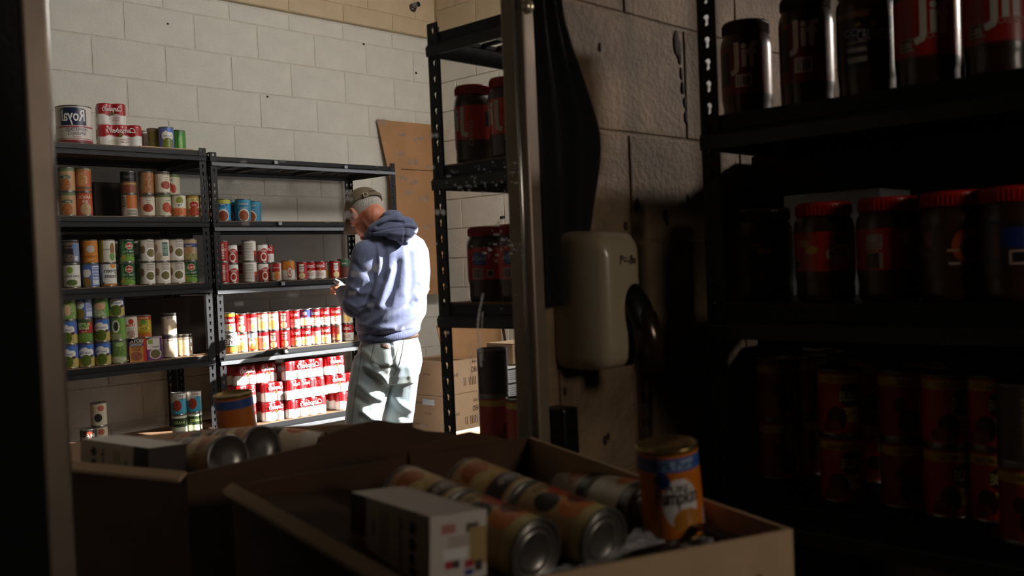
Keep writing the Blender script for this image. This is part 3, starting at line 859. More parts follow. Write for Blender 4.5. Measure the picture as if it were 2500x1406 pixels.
tag(mir, 'framed wall mirror with tarnished metal side rails showing the storeroom', 'mirror')
# dried splashes on the glass
sp = MB()
rng = random.Random(5)
SP = [(983, 328, 7), (975, 375, 9), (930, 298, 10), (1022, 340, 9), (1008, 395, 10), (1035, 485, 9), (1075, 518, 10), (858, 524, 12), (985, 435, 8), (1010, 445, 8), (870, 668, 10), (910, 655, 14), (846, 470, 9), (852, 486, 7),
      (690, 393, 5), (595, 395, 5), (600, 545, 6), (585, 742, 7), (715, 720, 8), (1040, 555, 6), (1055, 550, 5), (1062, 595, 4), (800, 540, 4), (1090, 812, 5), (1035, 1040, 6), (1078, 1040, 5), (980, 530, 3), (860, 715, 7), (905, 745, 6),
      (683, 880, 7), (690, 900, 8), (606, 940, 6), (1000, 470, 8), (925, 420, 5), (1050, 408, 8), (1060, 330, 8)]
for _ in range(70):
    SP.append((rng.uniform(1090, 1285), rng.uniform(395, 470), rng.uniform(1.5, 4)))
for _ in range(60):
    SP.append((rng.uniform(1180, 1295), rng.uniform(560, 640), rng.uniform(1.5, 4)))
for _ in range(60):
    SP.append((rng.uniform(900, 1290), rng.uniform(300, 1000), rng.uniform(1.2, 3)))
for px, py, r in SP:
    for dx in ((-.55, .55) if r > 3.5 else (0,)):
        c = on_y((px + dx * r * 1.3, py), -.0004); R_ = r * .00052
        n = 9; v = [c + Vector((0, -.0006, 0))] + [c + Vector((R_ * math.cos(2 * math.pi * k / n), 0, R_ * rng.uniform(.75, 1) * math.sin(2 * math.pi * k / n))) for k in range(n)]
        sp.add(v, [(0, 1 + k, 1 + (k + 1) % n) for k in range(n)])
for path, w in (([(1180, 716), (1170, 760), (1166, 800), (1170, 850), (1175, 895)], .006), ([(1150, 835), (1145, 870), (1150, 905), (1152, 930)], .003), ([(1160, 840), (1152, 870), (1147, 890)], .003), ([(1178, 760), (1176, 830), (1178, 880)], .003)):
    pts = [on_y(p, -.0004) for p in path]
    for i in range(len(pts) - 1):
        a, b = pts[i], pts[i + 1]; n = Vector((w / 2 * .8, 0, 0))
        sp.add([a - n, a + n, b + n, b - n], [(0, 1, 2, 3)])
tag(sp.build('dried_splashes', 'splash'), 'dried white splash marks and streaks on the mirror glass', 'splash marks', kind='stuff')


# ------------------------------------------------------------------ steel racks
def keyhole_strip(mb, org, du, L, w, pitch=.0375):
    """a flat steel strip with teardrop keyholes from org upwards, width w along du"""
    org = Vector(org); du = Vector(du).normalized(); nrm = du.cross(Vector((0, 0, 1)))
    n = int(L / pitch); ph = L / n
    hole = [(-.16, -.18), (0, -.26), (.16, -.18), (.14, .05), (.24, .16), (.17, .32), (0, .38), (-.17, .32), (-.24, .16), (-.14, .05)]
    out = [(-.5, -.5), (0, -.5), (.5, -.5), (.5, 0), (.5, .2), (.5, .5), (0, .5), (-.5, .5), (-.5, .2), (-.5, 0)]
    th = .0022
    for k in range(n):
        z = (k + .5) * ph
        for side in (0, 1):
            vs = []
            for (u, t) in out:
                vs.append(org + du * (w * (.5 + u)) + Vector((0, 0, z + t * ph)) + nrm * (th * side))
            for (u, t) in hole:
                vs.append(org + du * (w * (.5 + u * .72)) + Vector((0, 0, z + t * .0375 * .85)) + nrm * (th * side))
            m = len(out)
            mb.add(vs, [(i, (i + 1) % m, m + (i + 1) % m, m + i) for i in range(m)])


def rack(label, base, lx, ly, height, shelves, holes=True, wire=(), up_w=.036, beam_h=.052, board=True, rz=0.0, posts=(1, 1, 1, 1), lip='lip_dark', deck='particle'):
    """local: x 0..lx along the front, y 0..ly to the back, z up; front faces -y"""
    t = empty('steel_rack', base, rz)
    tag(t, label, 'rack')
    for k, (cx, cy, sx, sy) in enumerate(((0, 0, 1, 1), (lx, 0, -1, 1), (0, ly, 1, -1), (lx, ly, -1, -1))):
        if not posts[k]:
            continue
        mb = MB()
        keyhole_strip(mb, (cx, cy, 0), (sx, 0, 0), height, up_w)
        keyhole_strip(mb, (cx, cy, 0), (0, sy, 0), height, up_w)
        mb.build('upright', 'black_steel', t)
    for j, z in enumerate(shelves):
        for y, s in ((0, 1), (ly, -1)):
            pr = [(0, y + s * .003, z - .004), (0, y + s * .003, z - .026), (0, y - s * .006, z - .032), (0, y - s * .006, z - beam_h), (0, y - s * .003, z - beam_h),
                  (0, y - s * .001, z - .034), (0, y + s * .020, z - .030), (0, y + s * .020, z - .004)]
            bo = MB().prism(pr, (lx, 0, 0)).build('beam', 'beam_steel', t)
            if y == 0:
                pl = [(.002, -.0065, z - .034), (.002, -.0065, z - beam_h), (.002, -.010, z - beam_h - .001), (.002, -.0115, z - .037)]
                MB().prism(pl, (lx - .004, 0, 0)).build('beam_lip', lip, bo)
        for x, s in ((0, 1), (lx, -1)):
            MB().box(min(x, x + s * .006), max(x, x + s * .006), .004, ly - .004, z - beam_h, z - .004).build('beam', 'black_steel', t)
        if j in wire:
            mb = MB(); nx = max(4, int(lx / .10)); ny = max(5, int(ly / .055))
            for i in range(nx + 1):
                x = .015 + (lx - .03) * i / nx; mb.box(x - .004, x + .004, .01, ly - .01, z - .018, z - .012)
            for i in range(ny + 1):
                y = .015 + (ly - .03) * i / ny; mb.box(.012, lx - .012, y - .006, y + .006, z - .012, z - .004)
            for i in range(1, 3):
                x = lx * i / 3; mb.box(x - .018, x + .018, .008, ly - .008, z - .034, z - .019)
            mb.build('wire_deck', 'black_steel', t)
        else:
            MB().box(.006, lx - .006, .006, ly - .006, z - .016, z).build('shelf_board', deck, t, bevel=.001)
    return t


YF = 3.443          # front line of the two tin racks
DEP = .455
ZL = [1.25 + z for z in (.650, .312, -.024, -.396, -.800)]
ZR = [1.25 + z for z in (.628, .291, -.035, -.404, -.795)]
XL1 = 2.548; XL0 = XL1 - 1.22
XR0 = 2.572; XR1 = XR0 + 1.225
rack('black steel rack of vegetable and bean cans beside the mirror\'s left rail', (XL0, YF, 0), XL1 - XL0, DEP, ZL[0] + .012, ZL + [.12], wire=())
rack('black steel rack of soup cans that the man stands at, with wire top', (XR0, YF, 0), XR1 - XR0, DEP, ZR[0] + .016, ZR + [.12], wire=(0,), lip='lip_grey')

# spring clips on the soup rack's beams
clipm = MB().box(-.012, .012, -.010, .004, -.02, 0).mesh('beam_clip'); fix_normals(clipm, .003); clipm.materials.append(MATS['grey_steel'])
for i, (px, py, ph) in enumerate([(672, 392, 'top wire shelf near its left post'), (843, 404, 'top wire shelf near its right end'), (682, 541, 'second shelf of the soup rack'), (689, 688, 'third shelf of the soup rack'), (697, 853, 'fourth shelf of the soup rack')]):
    p = on_y((px, py), YF - .006)
    o = bpy.data.objects.new('beam_clip', clipm); COL.objects.link(o); o.location = p
    tag(o, 'small grey clip on the front beam of the ' + ph, 'clip', 'beam clips')

ORD = ['first', 'second', 'third', 'fourth', 'fifth', 'sixth', 'seventh', 'eighth', 'ninth', 'tenth', 'eleventh', 'twelfth', 'thirteenth', 'fourteenth']


def stack(z, stacks, shelf, y=YF + .055, group=None):
    """stacks: (px of the axis, py, [designs bottom to top], spin, dy)"""
    for i, stv in enumerate(stacks):
        px, py, ds = stv[:3]
        spin = stv[3] if len(stv) > 3 else 0.0; dy = stv[4] if len(stv) > 4 else 0.0
        p = on_y((px, py), y + dy); zz = z
        for j, d in enumerate(ds):
            R, H = D[d][:2]
            where = '' if len(ds) == 1 else (['lower ', 'upper '][j] if len(ds) == 2 else ['lowest ', 'middle ', 'top '][j])
            row = 'rear ' if dy > .05 else ''
            lab = f"{where}{D[d][4]}, {row}{ORD[i]}, {shelf}"
            jx = random.uniform(-.0015, .0015) if j else 0
            can(d, (p.x + jx, p.y + jx, zz), face_to_cam(p), lab, group or ('cans on ' + shelf), True, -spin + random.uniform(-.12, .12))
            zz += H + .0005


# --- vegetable rack
L0, L1, L2, L3, L4 = ('vegetable rack top', 'vegetable rack shelf two', 'vegetable rack shelf three', 'vegetable rack shelf four', 'vegetable rack low shelf')
ytop = YF + .12
p = on_y((183, 350), YF + .10)
can('royal', (p.x, p.y, ZL[0]), face_to_cam(p), 'large white applesauce can with navy emblem on vegetable rack top', mirror=True, spin=-.05)
stack(ZL[0], [(352, 350, ['pink_can'], .2, .21), (378, 350, ['olive_veg'], 0, .10), (407, 355, ['gv_green'], 0, .03), (436, 355, ['green_small'], 0, .10), (398, 350, ['black_band'], 0, .16)], L0, y=YF + .06)
o = MB().box(-.17, .11, -.07, .10, 0, .004).build('cardboard_sheet', 'cardboard_pale', loc=on_y((405, 358), YF + .075) * 1.0)
o.location.z = ZL[0] + .0005
tag(o, 'flat pale cardboard sheet under the cans on vegetable rack top', 'cardboard')
for q in list(COL.objects):
    if q.get('group') == 'cans on ' + L0:
        q.location.z += .0048

stack(ZL[1], [(166, 525, ['beet', 'beet']), (207, 525, ['orange_ranch', 'orange_chili']), (317, 527, ['orange_side', 'black_band'], 0, .05), (361, 527, ['white_kidney', 'kidney_speck'], 0, .03),
              (400, 527, ['tomato_dice', 'white_kidney'], -.5), (437, 527, ['veg_logo'], .0, .0), (474, 527, ['lemon_bean'], 0, .0), (425, 527, ['white_kidney', 'tomato_dice'], .4, .09), (494, 527, ['veg_logo'], 0, .09)], L1)
stack(ZL[2], [(177, 700, ['green_bean_white', 'black_bean']), (223, 699, ['gv_side', 'gv_orange']), (266, 698, ['green_bean_big', 'carrot_tall']), (312, 697, ['delmonte', 'delmonte'], -.1),
              (361, 695, ['bowl_beans', 'bowl_beans'], -.3), (399, 694, ['bowl_beans', 'bowl_green_panel'], -.1), (434, 692, ['bowl_beans', 'bowl_beans'], -.1), (467, 690, ['delmonte', 'blue_mush'], .2),
              (290, 697, ['carrot_tall', 'green_bean_white'], .6, .10), (336, 697, ['green_small', 'green_bean_white'], 0, .10)], L2)
stack(ZL[3], [(172, 896, ['gv_peas', 'gv_peas', 'green_veg'], .2), (211, 893, ['gv_peas', 'butter_beans', 'gv_side'], .05), (252, 890, ['gv_peas', 'gv_peas', 'green_mix'], .05), (291, 887, ['green_asp', 'green_dark', 'gv_peas'], .05),
              (416, 870, ['mushroom', 'mushroom'], -.3, .04), (453, 866, ['mushroom'], .2, .04)], L3)
# two cartons and two cans on them, fourth shelf


def print_box(name, label, cat, loc, w, d, h, rz, front, side, texts, mirror=True, base='#d8cbb8', top=None, group=None, m='board', stexts=()):
    """carton with a printed front (-y) and right end; layers in units of width (-.5...5) and height"""
    t = empty(name, loc, rz)
    n = 48
    xs = np.linspace(-.5, .5, n + 1); vs = np.linspace(0, 1, n + 1); A, V = np.meshgrid(xs, vs)
    sg = 1

    def face(nm, layers, f):
        rgb = paint(layers, A, V).reshape(-1, 3)
        pts = [f(a, v) for a, v in zip((A * sg).ravel(), V.ravel())]
        wv = n + 1
        me = pydata(nm, pts, [(j * wv + i, j * wv + i + 1, (j + 1) * wv + i + 1, (j + 1) * wv + i) for j in range(n) for i in range(n)])
        set_col(me, rgb); me.materials.append(MATS[m]); link(nm, me, None, t)
    e = .0008
    face('front_panel', front, lambda a, v: (a * w, -d / 2 - e, v * h))
    face('end_panel', side, lambda a, v: (w / 2 + e, a * d, v * h))
    face('end_panel', side, lambda a, v: (-w / 2 - e, a * d, v * h))
    b = MB().box(-w / 2, w / 2, -d / 2, d / 2, 0, h); b.c = [base] * 8
    b.build('carton_body', m, t, bevel=.0012)
    if top:
        face('top_panel', top, lambda a, v: (a * w, (v - .5) * d, h + e))
    if texts:
        me = lettering_mesh([(x[0], x[1] * w, x[2] * h, *x[3:]) for x in texts], 0, mirror, off=d / 2 + .0014)
        link('lettering', me, None, t)
    if stexts:
        me = lettering_mesh([(x[0], x[1] * d, x[2] * h, *x[3:]) for x in stexts], 0, mirror, off=w / 2 + .0014)
        link('lettering', me, None, t, rot=(0, 0, math.pi / 2))
    tag(t, label, cat, group)
    return t


p = on_y((337, 880), YF + .055)
print_box('food_carton', 'orange bean carton with white lettering on vegetable rack fourth shelf', 'carton', (p.x, p.y, ZL[3]), .078, .05, .112, -.35,
          [('bg', '#c9853f'), ('rect', -.5, .5, .82, 1, '#2a2a34'), ('rect', -.5, .3, .68, .8, '#3a4a7a'), ('rect', .3, .5, 0, 1, '#c23a1c'), ('ell', -.1, .25, .35, .2, '#7a3f24', '#a8623a')], [('bg', '#c23a1c')],
          [('GOYA', -.05, .91, .024, '#ece6da', 0, .015, .06), ('TRADITIONAL', -.1, .74, .012, '#e6dcc8', 0, .008, .055), ('REFRIED\nBEANS', -.1, .57, .013, '#4a2414', 0, .008)], base='#c23a1c')
p = on_y((377, 877), YF + .055)
print_box('food_carton', 'white and purple carton with a bowl picture on vegetable rack fourth shelf', 'carton', (p.x, p.y, ZL[3]), .070, .05, .108, -.35,
          [('bg', '#6a3a74'), ('rect', -.5, .36, .5, 1, '#ddd6cc'), ('ell', .05, .28, .4, .24, '#d9cfc4'), ('ell', .05, .28, .33, .2, '#7a4a3a', '#5f7a3a'), ('rect', -.42, -.1, .75, .95, '#8fa84a')], [('bg', '#5a2f64')],
          [('beans', .05, .62, .014, '#5a3a5a')], base='#5a2f64')
for px, dsn, nm, zz in ((318, 'farm', 'white farm bean can with red barn above the orange carton', .1135), (352, 'margarita', 'yellow bean can with red top above the cartons', .1135)):
    p = on_y((px, 830), YF + .058)
    can(dsn, (p.x, p.y, ZL[3] + zz), face_to_cam(p), nm, None, True, 0)
stack(ZL[4], [(438, 1025, ['green_black', 'baked_beans'], 0, .02), (476, 1022, ['green_black', 'baked_beans'], 0, .02), (216, 1060, ['mandarin'], 0, .0), (243, 1055, ['salmon', 'salmon'], 0, .04)], L4)

for zi, pa, pb_, py, h_, nm in ((1, 232, 300, 525, .185, 'shelf two'), (2, 165, 478, 697, .26, 'shelf three'), (3, 300, 505, 870, .30, 'shelf four')):  # added boxes darken the shelf backs; shelf two's follows a dark outline
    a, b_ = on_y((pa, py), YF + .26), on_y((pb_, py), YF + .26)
    o = MB().box(0, b_.x - a.x, 0, .15, 0, h_).build('dark_backing', 'backing_brown', loc=(a.x, a.y, ZL[zi]), bevel=.004)
    tag(o, 'dark backing box deepening the shade behind the cans on vegetable rack ' + nm, 'carton')

# --- soup rack
R1, R2, R3, R4 = ('soup rack shelf two', 'soup rack shelf three', 'soup rack shelf four', 'soup rack low shelf')
stack(ZR[1], [(545, 527, ['progresso_yellow'], 0, .02), (565, 527, ['progresso'], .5, .10), (594, 527, ['progresso'], 0, 0), (620, 527, ['progresso'], .4, .10)], R1, y=YF + .07)
stack(ZR[2], [(545, 684, ['chili_red', 'chili_red'], 0, .02), (569, 683, ['red_cup', 'red_cup']), (611, 681, ['nutrition', 'nutrition'], .1), (643, 680, ['red_cup', 'red_cup'], -.2), (658, 679, ['red_corner', 'camp'], .4, .10), (674, 677, ['red_corner'], 0),
              (704, 675, ['orange_top'], .2), (738, 674, ['camp_shield'], .1), (759, 672, ['camp'], 0, .03), (783, 671, ['camp'], 0, 0), (800, 670, ['cream_bowl'], .3, .06), (818, 669, ['camp_shield'], -.2, .0), (592, 682, ['camp', 'camp'], .9, .10), (840, 668, ['green_lid_meat'], 0, .06)], R2)
stack(ZR[3], [(563, 850, ['home_style', 'camp_yellow'], .0), (591, 848, ['cream_bowl', 'camp_shield']), (616, 846, ['blue_orange', 'cream_red']), (643, 843, ['cream_red', 'cream_bowl']), (669, 841, ['camp_shield', 'cream_bowl'], .1),
              (696, 838, ['camp_shield', 'camp_shield']), (722, 836, ['camp_food', 'camp']), (747, 834, ['camp_food', 'blue_top']), (771, 832, ['cream_red', 'camp']), (795, 830, ['camp_food', 'camp']), (822, 828, ['peppers', 'camp']), (851, 824, ['camp', 'cream_bowl'], .3)], R3)
bk = []
for i, px in enumerate((572, 600, 626, 652, 677, 702, 728, 752, 776, 800, 826, 850)):
    bk.append((px, 835, ['camp_food', ('camp_shield', 'cream_red', 'camp')[i % 3]], .2 * (i % 3), .085))
stack(ZR[3], bk, R3, group='back row of soup cans on the fourth shelf')


# shrink-wrapped bundles of soup
_PK = {}


def pack_mesh(nx, ny, style, mirror=True):
    key = (nx, ny, style)
    if key in _PK:
        return _PK[key]
    r = .0332; H = .104; m = []
    # scalloped outline of the bundle
    out = []

    def arc(cx, cy, a0, a1, n=7):
        for k in range(n):
            a = a0 + (a1 - a0) * k / (n - 1); out.append((cx + r * math.cos(a), cy + r * math.sin(a)))
    sc = math.radians(52)
    X = [(i - (nx - 1) / 2) * 2 * r for i in range(nx)]; Y = [(j - (ny - 1) / 2) * 2 * r for j in range(ny)]
    for i in range(nx):
        a0 = -math.pi if i == 0 else -math.pi / 2 - sc; a1 = 0 if i == nx - 1 else -math.pi / 2 + sc
        if i == 0:
            a0 = -math.pi / 2 - math.pi / 4
        if i == nx - 1:
            a1 = -math.pi / 4
        arc(X[i], Y[0], a0, a1)
    for j in range(ny):
        arc(X[-1], Y[j], (-math.pi / 4 if j == 0 else -sc), (math.pi / 4 if j == ny - 1 else sc))
    for i in reversed(range(nx)):
        arc(X[i], Y[-1], (math.pi / 4 if i == nx - 1 else math.pi / 2 - sc), (3 * math.pi / 4 if i == 0 else math.pi / 2 + sc))
    for j in reversed(range(ny)):
        arc(X[0], Y[j], (3 * math.pi / 4 if j == ny - 1 else math.pi - sc), (5 * math.pi / 4 if j == 0 else math.pi + sc))
    O = np.array(out)
    lev = [(0, .93), (.004, .98), (.012, 1.0)] + [(.012 + .078 * k / 22, 1.0) for k in range(1, 23)] + [(.096, .992), (.101, .965), (.104, .90), (.1045, .80)]
    V = []; C = []
    white = np.array(lin('#e9e5dd')); red = np.array(lin('#b00f18'))
    n = len(O)
    for z, s in lev:
        for k, (x, y) in enumerate(O):
            V.append((x * (1 - (1 - s) * .35), y * (1 - (1 - s) * .35), z))
            wav = .050 + (.004 * math.sin(x * 95) if style != 'tray' else 0)
            c = red if z > wav else white
            if style == 'tray' and z < .042:
                c = white
            if style != 'tray' and y < 0 and z < .04:
                q = ((x + .25 * nx * r) / (.35 * nx * r)) ** 2 + ((z - .022) / .014) ** 2
                if q < 1 and nx > 2:
                    c = np.array(lin('#cfc7b4'))
            C.append(c)
    Fc = []
    for i in range(len(lev) - 1):
        for k in range(n):
            k2 = (k + 1) % n; Fc.append((i * n + k, i * n + k2, (i + 1) * n + k2, (i + 1) * n + k))
    V.append((0, 0, .1035)); C.append(red); top = len(V) - 1; b0 = (len(lev) - 1) * n
    for k in range(n):
        Fc.append((b0 + k, b0 + (k + 1) % n, top))
    Fc.append(tuple(range(n))[::-1])
    me = pydata('soup_bundle', V, Fc); set_col(me, np.array(C)); me.materials.append(MATS['film'])
    me.polygons.foreach_set('use_smooth', [True] * len(me.polygons))
    if style == 'big':
        it = [("Campbell's", .12 * nx * r, .070, .040, '#f2ece2', .4, .012, nx * r * 1.1), ('Chicken Noodle', .12 * nx * r, .040, .013, '#b5424a', 0, 0, nx * r * .8), ('12', nx * r * .62, .030, .018, '#b9a9a0'), ('| || ||| |', -nx * r * .45, .018, .022, '#8a8a92')]
    elif style == 'tray':
        it = [("Campbell's", .1 * nx * r, .024, .040, '#c9808a', .4, .012, nx * r * 1.5), ("Campbell's", -.8 * nx * r + r, .08, .026, '#f2ece2', .4, .01, .05), ("Campbell's", -.8 * nx * r + 3 * r, .08, .026, '#f2ece2', .4, .01, .05), ('| || ||| |', .35 * nx * r, .076, .026, '#6a6a70')]
    else:
        it = [("Campbell's", 0, .074, .034, '#f2ece2', .4, .012, nx * r * 1.35), ('Chicken', .2 * nx * r, .035, .013, '#a8323a'), ('Noodle', .2 * nx * r, .022, .012, '#a8323a')]
    let = lettering_mesh(it, 0, mirror, off=ny * r + .0012)
    _PK[key] = (me, let)
    return _PK[key]


def pack(nx, ny, style, loc, label, rz=0.0, medal=True):
    me, let = pack_mesh(nx, ny, style)
    o = bpy.data.objects.new('soup_bundle', me); COL.objects.link(o); o.location = loc; o.rotation_euler = (0, 0, rz)
    l = bpy.data.objects.new('lettering', let); COL.objects.link(l); l.parent = o
    if medal and style == 'small':
        mb = MB(); mb.lathe([(.0, 0), (.0085, 0), (.0085, .0012), (0.0, .0012)], 16)
        mo = mb.build('gold_medal', 'gold_tin', o, loc=(0, -ny * .0332 - .0012, .052), rot=(math.pi / 2, 0, 0))
    if style == 'tray':
        b = MB().box(-nx * .0332 - .002, nx * .0332 + .002, -ny * .0332 - .0009, ny * .0332 + .002, 0, .045); b.c = ['#e6e2da'] * 8
        b.build('cardboard_tray', 'board', o)
    return tag(o, label, 'soup pack', 'wrapped soup bundles')


zb = ZR[4]


def pk(px, py, z, nx, ny, style, label, dy=0.0, rz=0.0):
    p = on_y((px, py), YF + .01 + ny * .0332 + dy)
    pack(nx, ny, style, (p.x, p.y, z), label, rz)


hp = .1055
pk(729, 1000, zb, 4, 3, 'big', 'lowest long red and white soup bundle at the left on the bottom shelf')
pk(850, 985, zb, 4, 3, 'big', 'lowest long red and white soup bundle beside the man\'s leg')
pk(726, 960, zb + hp, 4, 3, 'tray', 'soup bundle in a white cardboard tray, middle of its pile')
pk(722, 910, zb + 2 * hp, 4, 3, 'big', 'long red and white soup bundle topping the pile on the bottom shelf')
pk(811, 940, zb + hp, 2, 2, 'small', 'small soup bundle beside the white tray bundle')
pk(852, 935, zb + hp, 2, 2, 'small', 'small soup bundle half hidden by the man\'s thigh')
pk(806, 895, zb + 2 * hp, 2, 2, 'small', 'small soup bundle at the top right of the pile')
pk(649, 985, zb, 2, 3, 'small', 'soup bundle at the foot of the pile behind the leaning pumpkin can', .02)
pk(649, 965, zb + hp, 2, 3, 'small', 'soup bundle in the middle layer left of the white tray', .02)
pk(580, 915, zb + 2 * hp, 2, 3, 'small', 'soup bundle by the rack post at the left of the upper layer', .05)
pk(632, 912, zb + 2 * hp, 2, 3, 'small', 'soup bundle second from the rack post in the upper layer', .05)
pk(580, 985, zb, 2, 3, 'small', 'soup bundle by the rack post at the bottom', .05)
pk(580, 960, zb + hp, 2, 3, 'small', 'soup bundle by the rack post in the middle layer', .05)
# sagging clear sheet thrown over the bundles
p0 = on_y((785, 862), YF + .10)
# bundles on top of the vegetable rack
p = on_y((291, 350), YF + .13); pack(3, 3, 'small', (p.x, p.y, ZL[0]), 'lower torn red soup bundle on vegetable rack top', -.35)
p2 = on_y((274, 350), YF + .13); pack(2, 2, 'small', (p2.x, p2.y, ZL[0] + .106), 'small red soup bundle on top of the torn bundle', -.35)

# ------------------------------------------------------------------ the man
VD = Vector((ray((950, 703))[0], ray((950, 703))[1], 0)).normalized(); ED = Vector((VD.y, -VD.x, 0)); UZ = Vector((0, 0, 1))
MD = 4.9


def mp(px, py, d=0.0):
    return at_depth((px, py), MD) + VD * d


def pxm(n):
    return n * MD / F_PX


base_man = mp(950, 1030); base_man = Vector((base_man.x, base_man.y, 0))
TH = math.radians(35)
RA = ED * math.cos(TH) + VD * math.sin(TH)      # towards his right shoulder
FA = VD * math.cos(TH) - ED * math.sin(TH)      # the way his chest faces


def limb(mb, pts, n=18):
    """pts: (centre, radius) tapered round limb with rounded ends"""
    path = [Vector(p) for p, _ in pts]; rs = [r for _, r in pts]
    P2 = []; R2_ = []
    for i in range(len(path) - 1):
        for k in range(5):
            t = k / 5; P2.append(path[i].lerp(path[i + 1], t)); R2_.append(rs[i] * (1 - t) + rs[i + 1] * t)
    P2.append(path[-1]); R2_.append(rs[-1])
    mb.tube(P2, R2_, n)
    for p, r in ((path[0], rs[0]), (path[-1], rs[-1])):
        mb.ellipsoid(p, [Vector((r, 0, 0)), Vector((0, r, 0)), Vector((0, 0, r))], 14, 10)
    for p, r in pts[1:-1]:
        mb.ellipsoid(p, [Vector((r, 0, 0)), Vector((0, r, 0)), Vector((0, 0, r))], 14, 10)


def folds(me, lst):
    co = np.zeros(len(me.vertices) * 3); me.vertices.foreach_get('co', co); co = co.reshape(-1, 3)
    no = np.zeros(len(me.vertices) * 3); me.vertices.foreach_get('normal', no); no = no.reshape(-1, 3)
    px, py = project(co); facing = np.clip(-(no @ np.array(VD)) * 2 + .4, 0, 1)
    disp = np.zeros(len(co))
    for pts, amp, w in lst:
        best = np.full(len(co), 1e9)
        for a, b in zip(pts[:-1], pts[1:]):
            ax, ay = a; bx, by = b; dx, dy = bx - ax, by - ay; t = np.clip(((px - ax) * dx + (py - ay) * dy) / (dx * dx + dy * dy), 0, 1)
            best = np.minimum(best, np.hypot(px - ax - t * dx, py - ay - t * dy))
        disp += amp * np.exp(-(best / w) ** 2)
    co = co + no * (disp * facing)[:, None]
    # soft cloth unevenness
    me.vertices.foreach_set('co', co.ravel()); me.update()


def rebase(me, org):
    me.transform(Matrix.Translation(-Vector(org)))


# head frame
HC = mp(893, 518, 0.02)
FH = (-ED * .48 + VD * .66 - UZ * .58).normalized(); UH = (UZ - FH * UZ.dot(FH)).normalized(); LH = UH.cross(FH).normalized()   # LH: his left (towards us)
ha, hl, hu = .104, .084, .112

# --- body (skin): one continuous mesh
b = MB()
b.ellipsoid(HC + UH * .02, [FH * ha, LH * hl, UH * (hu * .92)], 26, 18)
b.ellipsoid(HC + FH * .035 - UH * .055, [FH * .062, LH * .060, UH * .060], 20, 14)         # jaw
b.ellipsoid(HC + FH * .085 - UH * .095, [FH * .024, LH * .030, UH * .020], 12, 8)          # chin
b.ellipsoid(HC + FH * .108 - UH * .025, [FH * .022, LH * .015, UH * .028], 12, 8)          # nose
b.ellipsoid(HC + FH * .098 + UH * .012, [FH * .012, LH * .045, UH * .012], 12, 8)          # brow
b.ellipsoid(HC + FH * .098 - UH * .066, [FH * .014, LH * .026, UH * .008], 12, 8)          # lips
for s in (1, -1):
    b.ellipsoid(HC + LH * (s * .082) - FH * .004 - UH * .018, [FH * .020, LH * .008, UH * .034], 14, 10)   # ears
    b.ellipsoid(HC + LH * (s * .090) - FH * .014 - UH * .010, [FH * .012, LH * .007, UH * .028], 12, 8)
neck0 = mp(938, 572, .03)
limb(b, [(HC - FH * .045 - UH * .055, .060), (neck0, .064)])
hips = mp(950, 870, .0)
b.rings([(hips, RA * .13, FA * .10), (mp(952, 780), RA * .14, FA * .105), (mp(958, 690, .01), RA * .16, FA * .11), (mp(958, 610, .02), RA * .17, FA * .10), (mp(945, 572, .03), RA * .08, FA * .07)])
SL, SRr = mp(893, 618, -.11), mp(1018, 612, .11)
ELb, WL = mp(868, 748, -.10), mp(836, 716, .10)
ERb, WR = mp(1022, 712, .16), mp(935, 728, .36)
limb(b, [(SL, .055), (ELb, .043), (WL, .030)]); limb(b, [(SRr, .055), (ERb, .043), (WR, .030)])
KL, KR = mp(893, 1030, -.03), mp(972, 1030, .09)
FL_ = Vector((mp(880, 1225, -.04).x, mp(880, 1225, -.04).y, .06)); FR_ = Vector((mp(966, 1225, .09).x, mp(966, 1225, .09).y, .06))
limb(b, [(mp(915, 890, -.02), .085), (KL, .058), (FL_, .042)]); limb(b, [(mp(975, 890, .06), .085), (KR, .058), (FR_, .042)])


def hand(mb, wrist, fwd, up, side, flip):
    """palm and five bent fingers; fwd: along the forearm, side: towards the thumb"""
    palm = wrist + fwd * .052
    mb.ellipsoid(palm, [fwd * .052, side * .042, up * .016], 16, 10)
    for k, (off, L) in enumerate(((.030, .068), (.010, .076), (-.010, .071), (-.029, .056))):
        p0 = palm + fwd * .036 + side * off; p1 = p0 + fwd * L * .42 - up * .006; p2 = p1 + fwd * L * .24 - up * L * .30; p3 = p2 - fwd * L * .06 - up * L * .34
        limb(mb, [(p0, .0095), (p1, .0092), (p2, .0085), (p3, .0075)], 10)
    t0 = wrist + fwd * .022 + side * .032; t1 = t0 + fwd * .026 + side * .026 - up * .012; t2 = t1 + fwd * .028 + side * .004 - up * .016
    limb(mb, [(t0, .012), (t1, .0105), (t2, .0085)], 10)


fl = (WL - ELb).normalized(); sl = (VD * .3 + UZ).cross(fl).normalized(); ul = fl.cross(sl).normalized()
hand(b, WL + fl * .01, fl, (UZ - fl * UZ.dot(fl)).normalized(), fl.cross(UZ).normalized(), 1)
fr = (WR - ERb).normalized()
hand(b, WR + fr * .01, fr, (UZ - fr * UZ.dot(fr)).normalized(), -fr.cross(UZ).normalized(), -1)
me = remesh(b, 'person', .0045, 4); rebase(me, base_man)
person = link('person', me, 'skin', None, base_man)
tag(person, 'man with bowed head in cap, blue hooded sweatshirt and faded jeans at the soup rack', 'person')


def wear(name, me, m):
    rebase(me, base_man)
    return link(name, me, m, person)


for s in (1, -1):
    mb = MB(); mb.ellipsoid(HC + FH * .094 + LH * (s * .032) - UH * .002, [FH * .008, LH * .013, UH * .010], 14, 10); wear('eye', mb.mesh('eye'), 'eye')

